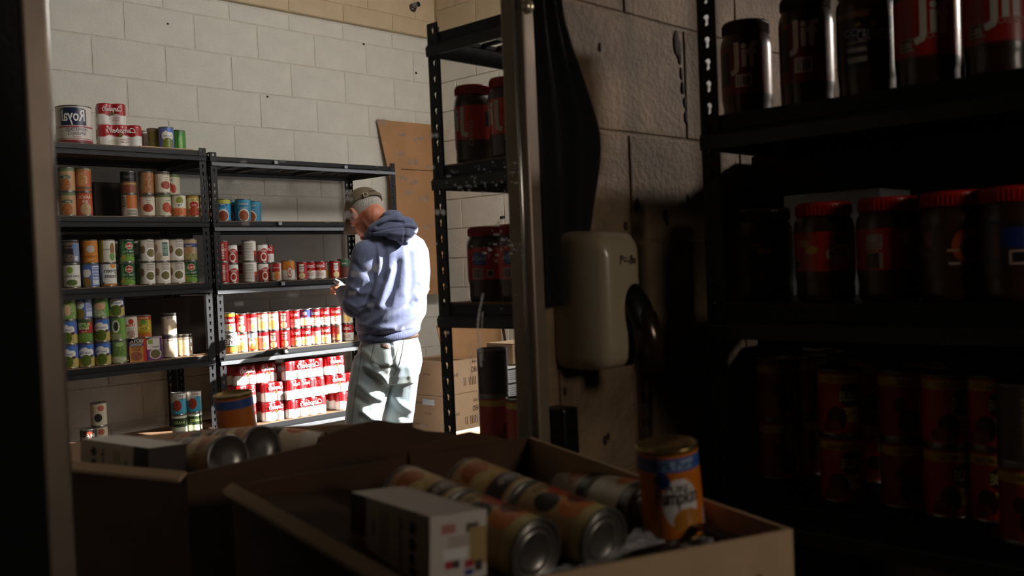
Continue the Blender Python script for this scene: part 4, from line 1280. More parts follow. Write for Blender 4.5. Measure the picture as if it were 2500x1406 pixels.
# hair: short grey shell at the back and sides below the cap
mb = MB(); n, m_ = 40, 26; V = []; Fc = []
for j in range(m_ + 1):
    th = -.52 + .95 * j / m_           # latitude along UH
    for i in range(n + 1):
        ph = math.radians(62) + math.radians(236) * i / n   # 0 = face direction
        k = 1.008 + .030 * min(1, j / 7)
        V.append(HC + UH * .02 + (FH * (ha * math.cos(ph)) + LH * (hl * math.sin(ph))) * math.cos(th) * k + UH * (hu * .92 * math.sin(th) * k))
for j in range(m_):
    for i in range(n):
        a = j * (n + 1) + i; Fc.append((a, a + 1, a + n + 2, a + n + 1))
mb.add(V, Fc); hm = mb.mesh('hair'); hm.polygons.foreach_set('use_smooth', [True] * len(hm.polygons))
wear('hair', hm, 'hair')
# ear in front of the hair
mb = MB(); EC = HC + LH * .090 - FH * .010 - UH * .024
hel = []
for k in range(15):
    a = math.radians(-20 + 265 * k / 14)       # from the front root over the top, down the back to the lobe
    hel.append((EC + FH * (.019 * math.cos(a)) + UH * (.034 * math.sin(a)) - LH * .0 + LH * (.010 * math.sin(a * .5)), .0052 if k < 11 else .0068))
limb(mb, hel, 10)
mb.ellipsoid(EC - LH * .002, [FH * .018, LH * .005, UH * .032], 16, 10)
mb.ellipsoid(EC + FH * .004 - UH * .004 + LH * .004, [FH * .006, LH * .005, UH * .014], 10, 8)
wear('ear', remesh(mb, 'ear', .0018, 2), 'skin')

# cap
CC = HC + UH * .040 - FH * .002
capF, capL, capU = ha * 1.10, hl * 1.13, .092
V = []; Fc = []; n, m_ = 48, 14
for j in range(m_ + 1):
    t = (math.pi / 2) * j / m_
    for i in range(n):
        ph = 2 * math.pi * i / n
        # arched opening at the back over the strap
        gap = .030 * math.exp(-((abs(ph - math.pi)) / .38) ** 2) if j == 0 else (.016 * math.exp(-((abs(ph - math.pi)) / .38) ** 2) if j == 1 else 0)
        seam = 1 + .010 * math.cos(6 * ph) * math.cos(t)
        V.append(CC + (FH * (capF * math.cos(ph)) + LH * (capL * math.sin(ph))) * math.cos(t) * seam + UH * (capU * math.sin(t) - .016 * math.cos(t) ** 3 + gap))
for j in range(m_):
    for i in range(n):
        i2 = (i + 1) % n; Fc.append((j * n + i, j * n + i2, (j + 1) * n + i2, (j + 1) * n + i))
Vb = [CC + (Vector(v) - CC) * .965 for v in V]; o_ = len(V)
Fc2 = [tuple(o_ + k for k in q[::-1]) for q in Fc] + [(i, o_ + i, o_ + (i + 1) % n, (i + 1) % n) for i in range(n)]
me = pydata('cap', V + Vb, Fc + Fc2); me.polygons.foreach_set('use_smooth', [True] * len(me.polygons))
cap = wear('cap', me, 'cap_cloth')
# brim
V = []; Fc = []; nu, nw = 20, 8
for s_ in (0, 1):
    for i in range(nu + 1):
        ph = math.radians(-72 + 144 * i / nu)
        for j in range(nw + 1):
            r_ = j / nw; ext = .078 * math.cos(ph * .85) ** .8
            p_ = CC + FH * (capF * math.cos(ph) * .98 + ext * r_) + LH * (capL * math.sin(ph) * .99 * (1 + .04 * r_)) - UH * (.016 + .020 * r_ + .030 * (math.sin(ph) ** 2) * r_ + .003 * s_)
            V.append(p_)
k_ = (nu + 1) * (nw + 1)
for i in range(nu):
    for j in range(nw):
        a = i * (nw + 1) + j; q = (a, a + 1, a + nw + 2, a + nw + 1); Fc.append(q); Fc.append(tuple(x + k_ for x in q[::-1]))
for i in range(nu):
    a = i * (nw + 1) + nw; Fc.append((a, a + nw + 1, a + nw + 1 + k_, a + k_))
me = pydata('cap_brim', V, Fc); fix_normals(me); me.polygons.foreach_set('use_smooth', [True] * len(me.polygons))
ob = link('cap_brim', me, 'cap_cloth', cap); rebase(me, base_man)
# strap and buckle
pts = [CC + FH * (capF * 1.015 * math.cos(a)) + LH * (capL * 1.015 * math.sin(a)) - UH * .012 for a in [math.radians(150 + 60 * k / 10) for k in range(11)]]
mb = MB()
for s_ in (-.007, 0, .007):
    mb.tube([p + UH * s_ for p in pts], .0042, 8)
me = mb.mesh('strap'); rebase(me, base_man); link('strap', me, 'cap_cloth', cap, smooth=True)
pb = CC + FH * (capF * 1.03 * math.cos(math.radians(152))) + LH * (capL * 1.03 * math.sin(math.radians(152))) - UH * .012
mb = MB(); tx = (pts[1] - pts[0]).normalized(); nn = UH.cross(tx).normalized()
for a, c_ in ((-.010, .003), (.010, .003)):
    mb.prism([pb + tx * (a - c_) - UH * .012 - nn * .004, pb + tx * (a + c_) - UH * .012 - nn * .004, pb + tx * (a + c_) + UH * .012 - nn * .004, pb + tx * (a - c_) + UH * .012 - nn * .004], nn * .008)
for a in (-.010, .010):
    mb.prism([pb + UH * (a - .002) - tx * .012 - nn * .004, pb + UH * (a + .002) - tx * .012 - nn * .004, pb + UH * (a + .002) + tx * .012 - nn * .004, pb + UH * (a - .002) + tx * .012 - nn * .004], nn * .008)
me = mb.mesh('buckle'); rebase(me, base_man); link('buckle', me, 'brass', cap)
mb = MB(); mb.ellipsoid(CC + UH * (capU + .002), [FH * .007, LH * .007, UH * .004], 12, 8); me = mb.mesh('cap_button'); rebase(me, base_man); link('cap_button', me, 'cap_cloth', cap, smooth=True)

# --- sweatshirt
b = MB()
TL = UZ * .022
b.rings([(mp(951, 812, .0), RA * .160 + TL, FA * .132 + UZ * .01), (mp(951, 792, .0), RA * .182 + TL, FA * .152), (mp(956, 765, .0), RA * .188, FA * .156), (mp(960, 720, .0), RA * .186, FA * .148), (mp(963, 660, .01), RA * .192, FA * .140),
         (mp(963, 615, .015), RA * .196, FA * .130), (mp(960, 588, .02), RA * .176, FA * .112), (mp(952, 568, .03), RA * .125, FA * .092), (mp(943, 555, .03), RA * .082, FA * .080)], 40)
limb(b, [(mp(896, 622, -.105), .074), (mp(884, 680, -.12), .070), (ELb + UZ * .012, .066), (ELb.lerp(WL, .55), .056), (ELb.lerp(WL, .93), .045)])
limb(b, [(mp(1014, 618, .10), .074), (mp(1022, 665, .13), .066), (ERb + UZ * .01, .060), (ERb.lerp(WR, .55), .054), (ERb.lerp(WR, .93), .045)])
me = remesh(b, 'sweatshirt', .0055, 7)
folds(me, [([(921, 600), (928, 640), (922, 690), (912, 720)], .011, 7), ([(940, 596), (938, 640), (933, 680)], -.012, 8), ([(955, 660), (940, 700), (925, 745)], .012, 9), ([(972, 640), (962, 700), (945, 740)], -.010, 9),
           ([(1012, 722), (960, 752), (900, 792)], .013, 8), ([(1014, 736), (965, 770), (905, 806)], -.013, 8), ([(1028, 765), (985, 790), (930, 805)], .010, 8), ([(1030, 782), (990, 800)], -.008, 7),
           ([(905, 690), (890, 730), (872, 760)], .008, 7), ([(862, 640), (880, 660), (905, 668)], -.007, 7), ([(856, 700), (880, 715), (900, 712)], .008, 7), ([(848, 755), (872, 770), (895, 760)], -.008, 7),
           ([(842, 735), (866, 748), (892, 740)], .007, 6), ([(1000, 620), (1005, 680), (1000, 740)], -.008, 9), ([(985, 600), (990, 660), (985, 715)], .006, 10), ([(880, 792), (900, 800), (960, 800)], .008, 7), ([(1025, 690), (1045, 705)], .006, 6), ([(1022, 712), (1044, 726)], -.006, 6),
           ([(868, 815), (940, 822), (1020, 806)], -.010, 5), ([(870, 826), (945, 832), (1022, 815)], .006, 5)])
sweat = wear('sweatshirt', me, 'sweat_cloth')
mb = MB(); limb(mb, [(ELb.lerp(WL, .86), .046), (ELb.lerp(WL, 1.0), .040)]); limb(mb, [(ERb.lerp(WR, .86), .046), (ERb.lerp(WR, 1.0), .040)])
me = remesh(mb, 'cuff', .005, 3); rebase(me, base_man); link('cuff', me, 'rib_cloth', sweat)
mb = MB(); mb.rings([(mp(951, 820, .0), RA * .156 + TL, FA * .130 + UZ * .01), (mp(951, 815, .0), RA * .165 + TL, FA * .138 + UZ * .01), (mp(951, 805, 0), RA * .167 + TL, FA * .139 + UZ * .01), (mp(951, 799, 0), RA * .158 + TL, FA * .130 + UZ * .01)], 40)
me = mb.mesh('hem_band'); rebase(me, base_man); link('hem_band', me, 'rib_cloth', sweat, smooth=True)
# hood lying on the shoulders
b = MB()
limb(b, [(mp(899, 578, -.085), .022), (mp(912, 562, -.112), .027), (mp(938, 547, -.128), .030), (mp(968, 540, -.122), .031), (mp(998, 547, -.078), .030), (mp(1008, 560, .0), .028), (mp(985, 575, .09), .024)])
b.ellipsoid(mp(963, 563, -.120), [ED * .112 + UZ * .010, VD * .052, UZ * .030], 28, 14)
b.ellipsoid(mp(975, 574, -.125), [ED * .074, VD * .046, UZ * .034], 24, 14)
b.ellipsoid(mp(985, 586, -.125), [ED * .034, VD * .036, UZ * .032], 18, 12)
b.ellipsoid(mp(957, 529, -.085), [ED * .052, VD * .050, UZ * .030], 18, 12)
b.ellipsoid(mp(1000, 556, -.075), [ED * .040, VD * .045, UZ * .030], 18, 12)
me = remesh(b, 'hood', .004, 5)
folds(me, [([(908, 566), (945, 556), (985, 552), (1016, 560)], -.014, 3.5), ([(920, 553), (950, 541), (985, 543)], -.010, 3), ([(912, 574), (950, 569), (1000, 574)], .005, 4), ([(990, 556), (988, 580), (985, 598)], -.009, 3), ([(940, 580), (965, 592), (985, 600), (1003, 585)], -.008, 3)])
hood = wear('hood', me, 'sweat_cloth')

# --- jeans
b = MB()
b.rings([(mp(951, 806), RA * .142, FA * .116), (mp(951, 822), RA * .148, FA * .122), (mp(951, 850), RA * .164, FA * .146), (mp(951, 885, -.005), RA * .172, FA * .158), (mp(950, 915), RA * .165, FA * .140), (mp(950, 935), RA * .150, FA * .110)], 36)
limb(b, [(mp(911, 895, -.035), .108), (mp(900, 950, -.045), .103), (mp(885, 1028, -.04), .088), (Vector((FL_.x, FL_.y, .30)), .078), (FL_ + UZ * .02, .075)], 26)
limb(b, [(mp(980, 890, .055), .098), (mp(977, 950, .07), .088), (mp(972, 1028, .09), .079), (Vector((FR_.x, FR_.y, .30)), .076), (FR_ + UZ * .02, .074)], 26)
b.ellipsoid(mp(985, 872, -.02), [ED * .085, VD * .085, UZ * .09], 20, 14)
b.ellipsoid(mp(925, 872, -.07), [ED * .085, VD * .085, UZ * .09], 20, 14)
me = remesh(b, 'jeans', .0055, 6)
folds(me, [([(895, 895), (930, 915), (952, 940)], .009, 7), ([(900, 912), (928, 930), (945, 955)], -.010, 6), ([(930, 900), (965, 895), (1000, 880)], -.008, 6), ([(880, 940), (905, 965), (930, 975)], .007, 8), ([(870, 970), (900, 990), (925, 985)], -.007, 8),
           ([(885, 1005), (905, 1020), (925, 1025)], .010, 7), ([(950, 960), (975, 985), (1000, 1000)], .009, 8), ([(945, 985), (970, 1005), (995, 1025)], -.009, 8), ([(1000, 900), (1008, 950), (1002, 1000)], .006, 8), ([(965, 905), (955, 930), (945, 970)], -.012, 7),
           ([(950, 815), (955, 850), (960, 885), (955, 915)], -.007, 5), ([(880, 850), (905, 870), (918, 895)], .006, 7)])
jeans = wear('jeans', me, 'denim')
co = [base_man + v.co for v in me.vertices]
bvh = BVHTree.FromPolygons([tuple(c) for c in co], [tuple(p.vertices) for p in me.polygons])


def on_jeans(px, py, off):
    o = Vector(CAM); d = Vector(ray((px, py))).normalized(); h = bvh.ray_cast(o, d)
    if h[0] is None:
        return mp(px, py, -.15)
    return h[0] - d * off


def patch(name, quad, off, m, nu=10, nv=8, poly=None):
    V = []; Fc = []
    for j in range(nv + 1):
        for i in range(nu + 1):
            u, v = i / nu, j / nv
            x = (1 - u) * (1 - v) * quad[0][0] + u * (1 - v) * quad[1][0] + u * v * quad[2][0] + (1 - u) * v * quad[3][0]
            y = (1 - u) * (1 - v) * quad[0][1] + u * (1 - v) * quad[1][1] + u * v * quad[2][1] + (1 - u) * v * quad[3][1]
            if poly:
                x, y = poly(x, y, u, v)
            e = .0004 if (i in (0, nu) or j in (0, nv)) else off
            V.append(on_jeans(x, y, e))
    for j in range(nv):
        for i in range(nu):
            a = j * (nu + 1) + i; Fc.append((a, a + 1, a + nu + 2, a + nu + 1))
    me = pydata(name, V, Fc); rebase(me, base_man)
    return link(name, me, m, jeans, smooth=True)


patch('back_pocket', [(914, 838), (973, 843), (962, 893), (905, 880)], .003, 'denim', 14, 12, lambda x, y, u, v: (x, y + (8 * v * math.sin(u * math.pi))))
pt = patch('leather_patch', [(928, 838), (956, 842), (953, 855), (926, 850)], .0055, 'leather', 6, 4)


def seam(pts, r=.0013, name='seam', m='denim_seam', off=.001):
    P_ = []
    for a, c_ in zip(pts[:-1], pts[1:]):
        for k in range(8):
            t = k / 8; P_.append(on_jeans(a[0] + (c_[0] - a[0]) * t, a[1] + (c_[1] - a[1]) * t, off))
    me = MB().tube(P_, r, 6).mesh(name); rebase(me, base_man); link(name, me, m, jeans, smooth=True)


seam([(884, 838), (878, 900), (868, 960), (858, 1040), (850, 1100)])
seam([(914, 838), (905, 880), (934, 894), (962, 893), (973, 843)])
seam([(914, 840), (973, 846)])
seam([(900, 826), (935, 832), (985, 828)])
seam([(986, 828), (982, 860), (975, 890), (960, 920)])
for x in (905, 983):
    seam([(x, 808), (x + 1, 828)], .004, 'belt_loop', 'denim', .003)
mb = MB(); mb.rings([(mp(951, 826), RA * .156, FA * .131), (mp(951, 815), RA * .153, FA * .128)], 40); me = mb.mesh('belt'); rebase(me, base_man); link('belt', me, 'leather', jeans, smooth=True)
for f_ in (FL_, FR_):
    mb = MB(); mb.ellipsoid(Vector((f_.x, f_.y, .045)) + FA * .06, [FA * .145, RA * .052, UZ * .045], 20, 12); wear('shoe', mb.mesh('shoe'), 'shoe')
# the small pale thing in his left hand
o = MB().box(-.03, .03, -.02, .02, -.012, .012).build('phone', 'white_item', loc=WL + fl * .095 + UZ * .022, rot=(.5, .3, .6), bevel=.006)
tag(o, 'small pale blue-white object held in the man\'s hand', 'handheld item')

# ------------------------------------------------------------------ leaning board, cartons beside the man
bl = on_y((945, 420), Y_BACK - .06)
v0 = on_x((918, 291), 0) if False else None
A_ = on_y((919, 292), Y_BACK - .02); B_ = on_y((1062, 303), Y_BACK - .02); B_ = Vector((X_SIDE - .05, Y_BACK - .02, A_.z))
mb = MB()
yb_ = lambda z: Y_BACK - .02 - .20 * (A_.z - z) / A_.z


def bp(px, py):
    p = on_y((px, py), Y_BACK - .1)
    for _ in range(4):
        p = on_y((px, py), yb_(p.z))
    return p


mb.prism([bp(919, 292), bp(1062, 306), bp(1072, 500), bp(1088, 716), bp(1012, 722), bp(1000, 860), bp(985, 860), bp(958, 560), bp(952, 440)], (0, -.006, .001))
o = mb.build('hardboard_sheet', 'hardboard')
tag(o, 'tall tan hardboard sheet leaning in the corner behind the man', 'board')
q_ = bp(978, 413); jp = MB().box(0, bp(1066, 418).x - q_.x, -.009, -.005, -.002, .002).build('joint_line', 'cardboard_dark', o, loc=q_)

BX = 3.88


def carton(label, x0, x1, y0, y1, z0, z1, m='cardboard', texts=(), stexts=(), tape=True, cat='box', flaps=False):
    t = empty('cardboard_box', ((x0 + x1) / 2, (y0 + y1) / 2, z0))
    w, d, h = x1 - x0, y1 - y0, z1 - z0
    MB().box(-w / 2, w / 2, -d / 2, d / 2, 0, h - .002).build('carton_body', m, t, bevel=.004)
    for s in (-1, 1):
        MB().box(min(0, s * w / 2) + .001, max(0, s * w / 2) - .001, -d / 2, d / 2, h - .002, h).build('flap', m, t)
    if texts:
        link('lettering', lettering_mesh(texts, 0, True, off=d / 2 + .001), None, t)
    if stexts:
        link('lettering', lettering_mesh(stexts, 0, True, off=w / 2 + .001), None, t, rot=(0, 0, -math.pi / 2))
    tag(t, label, cat)
    return t


# stacked cases in the corner behind the man; their lower edges hide behind the foreground
YC = 3.30
cxl = on_y((1080, 960), YC).x; cxr = on_y((1186, 960), YC).x
zc = [on_y((1082, y), YC).z for y in (1066, 968, 884)]
INK = '#4a3422'
for k in range(2):
    z0, z1 = zc[k], zc[k + 1]
    tcase = carton(('lower' if k == 0 else 'upper') + ' brown case with printed numbers behind the rack post', cxl, cxr, YC, YC + .40, z0, z1 - .001, 'cardboard_pale',
           [('080', .10, .14, .05, INK, 0, .004), ('544', .10, .19, .036, INK), ('||||| ||', .05, .07, .055, INK, 0, .01), ('SHAKES', -.10, .12, .03, INK)],
           [('DINNER BEANS', -.02, .195, .018, '#6a4f35', 0, 0, .2), ('NET WT', .06, .13, .018, '#6a4f35'), ('KEEP DRY', -.06, .06, .018, '#6a4f35')])
org_c = Vector(tcase.location)
mb = MB(); mb.prism([on_y((1066, 795), YC + .01) - org_c, on_y((1222, 786), YC + .01) - org_c, on_y((1226, 874), YC + .02) - org_c, on_y((1084, 878), YC + .02) - org_c], (0, .005, 0)); mb.build('raised_flap', 'cardboard', tcase)
mb = MB(); mb.prism([on_y((1223, 790), YC - .01) - org_c, on_y((1229, 792), YC - .06) - org_c, on_y((1242, 872), YC - .10) - org_c, on_y((1236, 872), YC - .03) - org_c], (.004, 0, 0)); mb.build('raised_flap', 'cardboard_dark', tcase)
o = MB().box(-.055, .055, -.0008, 0, -.018, .018).build('sticker', 'white_item', loc=on_x((1046, 982), cxl - .002), rot=(0, 0, -math.pi / 2))
tag(o, 'small pale sticker on the brown case', 'sticker')
carton('base case under the brown cases behind the rack post', cxl, cxr, YC, YC + .40, 0, zc[0] - .001, 'cardboard_pale')
# small box, white drink cases
pb0, pb1 = on_y((1240, 892), 1.65), on_y((1310, 838), 1.65)
zs = [on_y((1260, y), 1.55).z for y in (1110, 1060, 1012, 970, 932, 897)]
carton('small brown box on top of the white drink cases', pb0.x - .01, pb0.x + .22, 1.61, 1.76, zs[5] + .004, on_y((1240, 838), 1.65).z, 'cardboard_pale', [('|||||', -.08, .05, .04, '#6a4f35', 0, .01)])
pw = on_y((1238, 950), 1.55).x
for k in range(5):
    lab = ['lowest', 'second', 'third', 'fourth', 'topmost'][k] + ' white drink case in the stack by the mirror\'s right rail'
    lay = [('bg', '#dcd8d4'), ('band', .88, 1, '#3a3a44')] + ([('bars', -.45, .4, .2, .8, '#9a9aa4', 14, 'h')] if k >= 3 else [])
    if k == 1:
        lay += [('rect', .1, .5, .2, .9, '#d9a42a')]
    print_box('drink_case', lab, 'case', (pw + .15, 1.61, zs[k]), .30, .12, zs[k + 1] - zs[k] - .001, 0, lay, [('bg', '#d4d0cc')],
              [('equate', .2, .5, .028, '#2a2a34', 0, .006), ('24 NUTRITION', -.12, .66, .020, '#2a2a34', 0, .006, .14), ('SHAKES', -.12, .28, .020, '#2a2a34', 0, .006)] if k == 2 else [], base='#d4d0cc')
carton('plain carton carrying the white drink cases', pw, pw + .30, 1.55, 1.70, 0, zs[0] - .001, 'cardboard')
# lit open carton rim on the floor side of the man
q0, q1 = on_y((1030, 1061), 2.42), on_y((1190, 1050), 2.42); qw = q1.x - q0.x; qh = on_y((1100, 1056), 2.42).z
o = empty('open_carton', (q0.x, 2.42, 0))
for xa, xb, ya, yb in ((0, qw, -.006, 0), (0, qw, -.26, -.254), (0, .006, -.254, -.006), (qw - .006, qw, -.254, -.006)):
    MB().box(xa, xb, ya, yb, .2, qh).build('carton_wall', 'cardboard_pale', o)
MB().box(0, qw, -.26, 0, 0, .2).build('carton_base', 'cardboard', o)
tag(o, 'open pale carton with a sunlit rim at the foot of the tall rack', 'box')

# ------------------------------------------------------------------ rack of jars seen in the mirror
ZN = [1.25 + z * .88 for z in (.640, .278, -.095, -.478)]
XS, YV = 1.570, on_x((1062, 500), 1.570).y
# local frame: front faces -x in the room, so turn the rack by -90 degrees: local x -> -y, local y -> +x
rack('black steel rack holding peanut butter jars, right of the man', (XS, YV, 0), YV - .12, .62, ZN[0] + .02, ZN + [.35], wire=(0,), rz=-math.pi / 2, beam_h=.058, up_w=.036)


def jar_mesh(R, H, style):
    n = 44
    body = MB().lathe([(R * .80, 0), (R * .93, .004), (R * .97, .014), (R * .95, .03), (R * .98, .04), (R, .05), (R, H - .045), (R * .97, H - .034), (R * .86, H - .024), (R * .84, H - .022)], n).mesh('jar_body')
    lid = MB().lathe([(R * .84, H - .023), (R * .90, H - .023), (R * .905, H - .004), (R * .88, H), (0.004, H)], n, capb=False).mesh('lid')
    rid = MB()
    for k in range(n):
        a = 2 * math.pi * k / n
        rid.box(-.0012, .0012, -.0012, .0012, H - .021, H - .005)
        for i in range(8):
            x, y, z = rid.v[-8 + i]; rid.v[-8 + i] = (x + R * .905 * math.cos(a), y + R * .905 * math.sin(a), z)
    for me in (body, lid):
        me.polygons.foreach_set('use_smooth', [True] * len(me.polygons))
    return body, lid, rid.mesh('lid_ridges')


JD = {
    'jif': ([('bg', '#b8281a'), ('rect', 1.0, 1.9, .45, .9, '#1c1c20'), ('rect', 1.0, 1.9, .05, .2, '#5a120e'), ('band', .0, .03, '#6a1a10'), ('rect', -1.0, -.55, .12, .34, '#a8968c'), ('bars', -.95, -.6, .15, .32, '#4a2a24', 30, 'h')],
            [('Jif', .10, .58, .070, '#e3ddd4', 0, .03, .058), ('CREAMY', .3, .34, .014, '#d9a08a', 0, 0, .04), ('JIF', -.62, .2, .016, '#d9c9b8', 0, 0, None, 1)], 'lid_red'),
    'jif_back': ([('bg', '#7a1a14'), ('rect', -.35, .3, .15, .4, '#c9b0a4'), ('bars', -.3, .25, .18, .37, '#3a1a14', 40, 'v'), ('rect', -1.4, -.6, .2, .9, '#1c1c20')],
                 [('Jif', .0, .74, .062, '#d9c2b4', 0, .03, .052)], 'lid_dark'),
    'crunchy': ([('bg', '#2a1c14'), ('band', .86, .98, '#6a4420'), ('rect', -.6, .15, .1, .48, '#3a3230'), ('bars', -.58, .13, .12, .47, '#a39a92', 12, 'h'), ('rect', .25, .45, .68, .8, '#a8702a'), ('ell', -.15, .74, .1, .04, '#8a6a2a')],
                [('CRUNCHY', .45, .56, .026, '#a39aa8', 0, .01, .06), ('co', -.4, .62, .03, '#8a84a0')], 'lid_dark'),
    'gv_pb': ([('bg', '#a8281a'), ('ell', -.75, .72, .22, .1, '#b38a2a'), ('ell', -.45, .55, .24, .1, '#b38a2a'), ('ell', .55, .42, .5, .26, '#c9b8ae'), ('ell', .6, .78, .3, .12, '#1c1c22'), ('rect', -1.3, -.9, .05, .3, '#c9a898'), ('rect', -1.25, -.95, .08, .28, '#4a1a14')],
              [('Creamy', .45, .48, .026, '#5a1a1c', 0, .012, .03), ('Peanut\nButter', .45, .36, .012, '#5a1a1c'), ('PB', .1, .15, .014, '#4a1a14')], 'lid_red'),
    'gv_code': ([('bg', '#a3261a'), ('rect', -.75, -.2, .5, .85, '#b39a90'), ('speck', -.72, -.23, .52, .83, '#c9b0a6', '#6a4a44', 40, 40), ('rect', -.75, -.25, .05, .42, '#3a1814'), ('rect', -.3, -.2, .05, .42, '#b39a90'), ('ell', .45, .8, .22, .09, '#b38a2a'), ('ell', .6, .64, .24, .09, '#a87a2a'), ('rect', .7, 1.6, .1, .4, '#1a1412')],
                [('USA', -.5, .46, .012, '#c9a24a')], 'lid_red'),
    'gv_dark': ([('bg', '#3a1a14'), ('rect', -.9, -.65, .5, .85, '#8a4a3a'), ('ell', .45, .5, .5, .4, '#a84a1c'), ('ell', .55, .45, .38, .25, '#3a1a18'), ('rect', -.2, .15, .38, .44, '#a8886a'), ('rect', -.15, .2, .08, .13, '#a8968a'), ('rect', -.95, -.7, .3, .33, '#8a5a4a')],
                [('C', .6, .45, .03, '#a8442c')], 'lid_red'),
    'gv_blue': ([('bg', '#2a1418'), ('rect', -.35, .5, .4, .85, '#1c2a6a'), ('rect', -.15, .5, .05, .36, '#b3968c'), ('rect', -.08, .45, .09, .32, '#1a1414'), ('rect', -.6, -.4, .2, .9, '#6a241c')], [], 'lid_red'),
    'peanuts': ([('bg', '#1c1210'), ('ell', -.3, .75, .2, .08, '#8a5a24'), ('ell', 0, .58, .3, .09, '#a86a2a'), ('ell', -.8, .4, .1, .06, '#7a3a1c'), ('rect', -1.1, -1.0, .05, .4, '#6a4a3c'), ('ell', .6, .45, .15, .2, '#5a4a3a')], [], 'lid_dark'),
    'pb_mirror': ([('bg', '#cf3420'), ('rect', .65, 1.5, .42, .82, '#1a1416'), ('rect', .62, 1.5, .40, .84, '#6a4030'), ('rect', .66, 1.5, .43, .81, '#1a1416'), ('band', .0, .08, '#5a140e')],
                  [('Jif', -.95, .55, .075, '#d9cfc4', 0, .03, .06), ('CREAMY', -.15, .25, .016, '#c9a898', 0, 0, None, 1)], 'lid_red'),
    'pb_blue': ([('bg', '#c02a2a'), ('rect', -.75, -.05, .45, .85, '#1f3a78'), ('bars', -.7, -.1, .5, .8, '#3a62a8', 16, 'h'), ('rect', -.8, -.2, .02, .36, '#a8888a'), ('bars', -.7, -.3, .06, .3, '#3a2a2c', 16, 'v'), ('rect', 0, .35, .06, .3, '#b39a98'), ('ell', .18, .18, .12, .08, '#2a2a2c')],
                [('EACH', -.4, .66, .014, '#c9d6ea')], 'lid_red'),
}
_JB = {}


def jar(style, R, H, loc, face, label, mirror, group):
    k = (style, R, H, mirror)
    if k not in _JB:
        layers, texts, lidm = JD[style]
        body, lid, rid = jar_mesh(R, H, style); body.materials.append(MATS['peanut_butter']); lid.materials.append(MATS[lidm]); rid.materials.append(MATS[lidm])
        na, nv = 140, 70; z0, z1 = .052, H - .05; RR = R * 1.004
        A, V = np.meshgrid(np.linspace(-2.4, 2.4, na + 1), np.linspace(0, 1, nv + 1)); rgb = paint(layers, A, V).reshape(-1, 3); Aw = A
        pts = np.stack([RR * np.sin(Aw), -RR * np.cos(Aw), z0 + V * (z1 - z0)], -1).reshape(-1, 3); w = na + 1
        lab = pydata('paper_label', pts, [(j * w + i, j * w + i + 1, (j + 1) * w + i + 1, (j + 1) * w + i) for j in range(nv) for i in range(na)])
        set_col(lab, rgb); lab.materials.append(MATS['paper']); lab.polygons.foreach_set('use_smooth', [True] * len(lab.polygons))
        let = lettering_mesh([(t[0], t[1], z0 + t[2] * (z1 - z0), *t[3:]) for t in texts], RR, mirror) if texts else None
        _JB[k] = (body, lid, rid, lab, let)
    body, lid, rid, lab, let = _JB[k]
    o = empty('peanut_butter_jar', loc, face + math.pi / 2)
    for nm, me in (('jar_body', body), ('lid', lid), ('paper_label', lab)):
        q = bpy.data.objects.new(nm, me); COL.objects.link(q); q.parent = o
        if nm == 'lid':
            r_ = bpy.data.objects.new('lid_ridges', rid); COL.objects.link(r_); r_.parent = q
        if nm == 'paper_label' and let:
            t_ = bpy.data.objects.new('lettering', let); COL.objects.link(t_); t_.parent = q
    return tag(o, label, 'jar', group)


GJ = 'peanut butter jars in the mirror'
for px, st, lab in ((1160, 'pb_mirror', 'red lidded peanut butter jar by the rack post on the upper shelf in the mirror'), (1246, 'pb_mirror', 'taller-looking red peanut butter jar beside the mirror\'s right rail, upper shelf')):
    p = on_x((px, 395), XS + .085)
    jar(st, .0465, .190, (p.x, p.y, ZN[1]), face_to_cam(p), lab, True, GJ)
for px, st, lab in ((1192, 'pb_blue', 'red jar with a blue label panel on the middle shelf in the mirror'), (1268, 'pb_blue', 'red jar half behind the reflected dryer on the middle shelf')):
    p = on_x((px, 740), XS + .085)
    jar(st, .0465, .178, (p.x, p.y, ZN[2]), face_to_cam(p), lab, True, GJ)
for px, ds, sp_ in ((1210, ['bush', 'bush_dark'], 1.2), (1277, ['bush'], 1.4)):
    p = on_x((px, 1090), XS + .07); zz = ZN[3]
    for j, d in enumerate(ds):
        can(d, (p.x, p.y, zz), face_to_cam(p), ['lower', 'upper'][j] + (' dark can of the two-can stack on the jar rack in the mirror' if len(ds) > 1 else ' single dark can nearest the mirror rail on the jar rack'), 'dark cans on the jar rack', True, sp_, True)
        zz += .1125

# ------------------------------------------------------------------ this side of the mirror: hand dryer
XD = [on_y((1352, 735), 0).x, on_y((1352, 735), 0).x + .215]


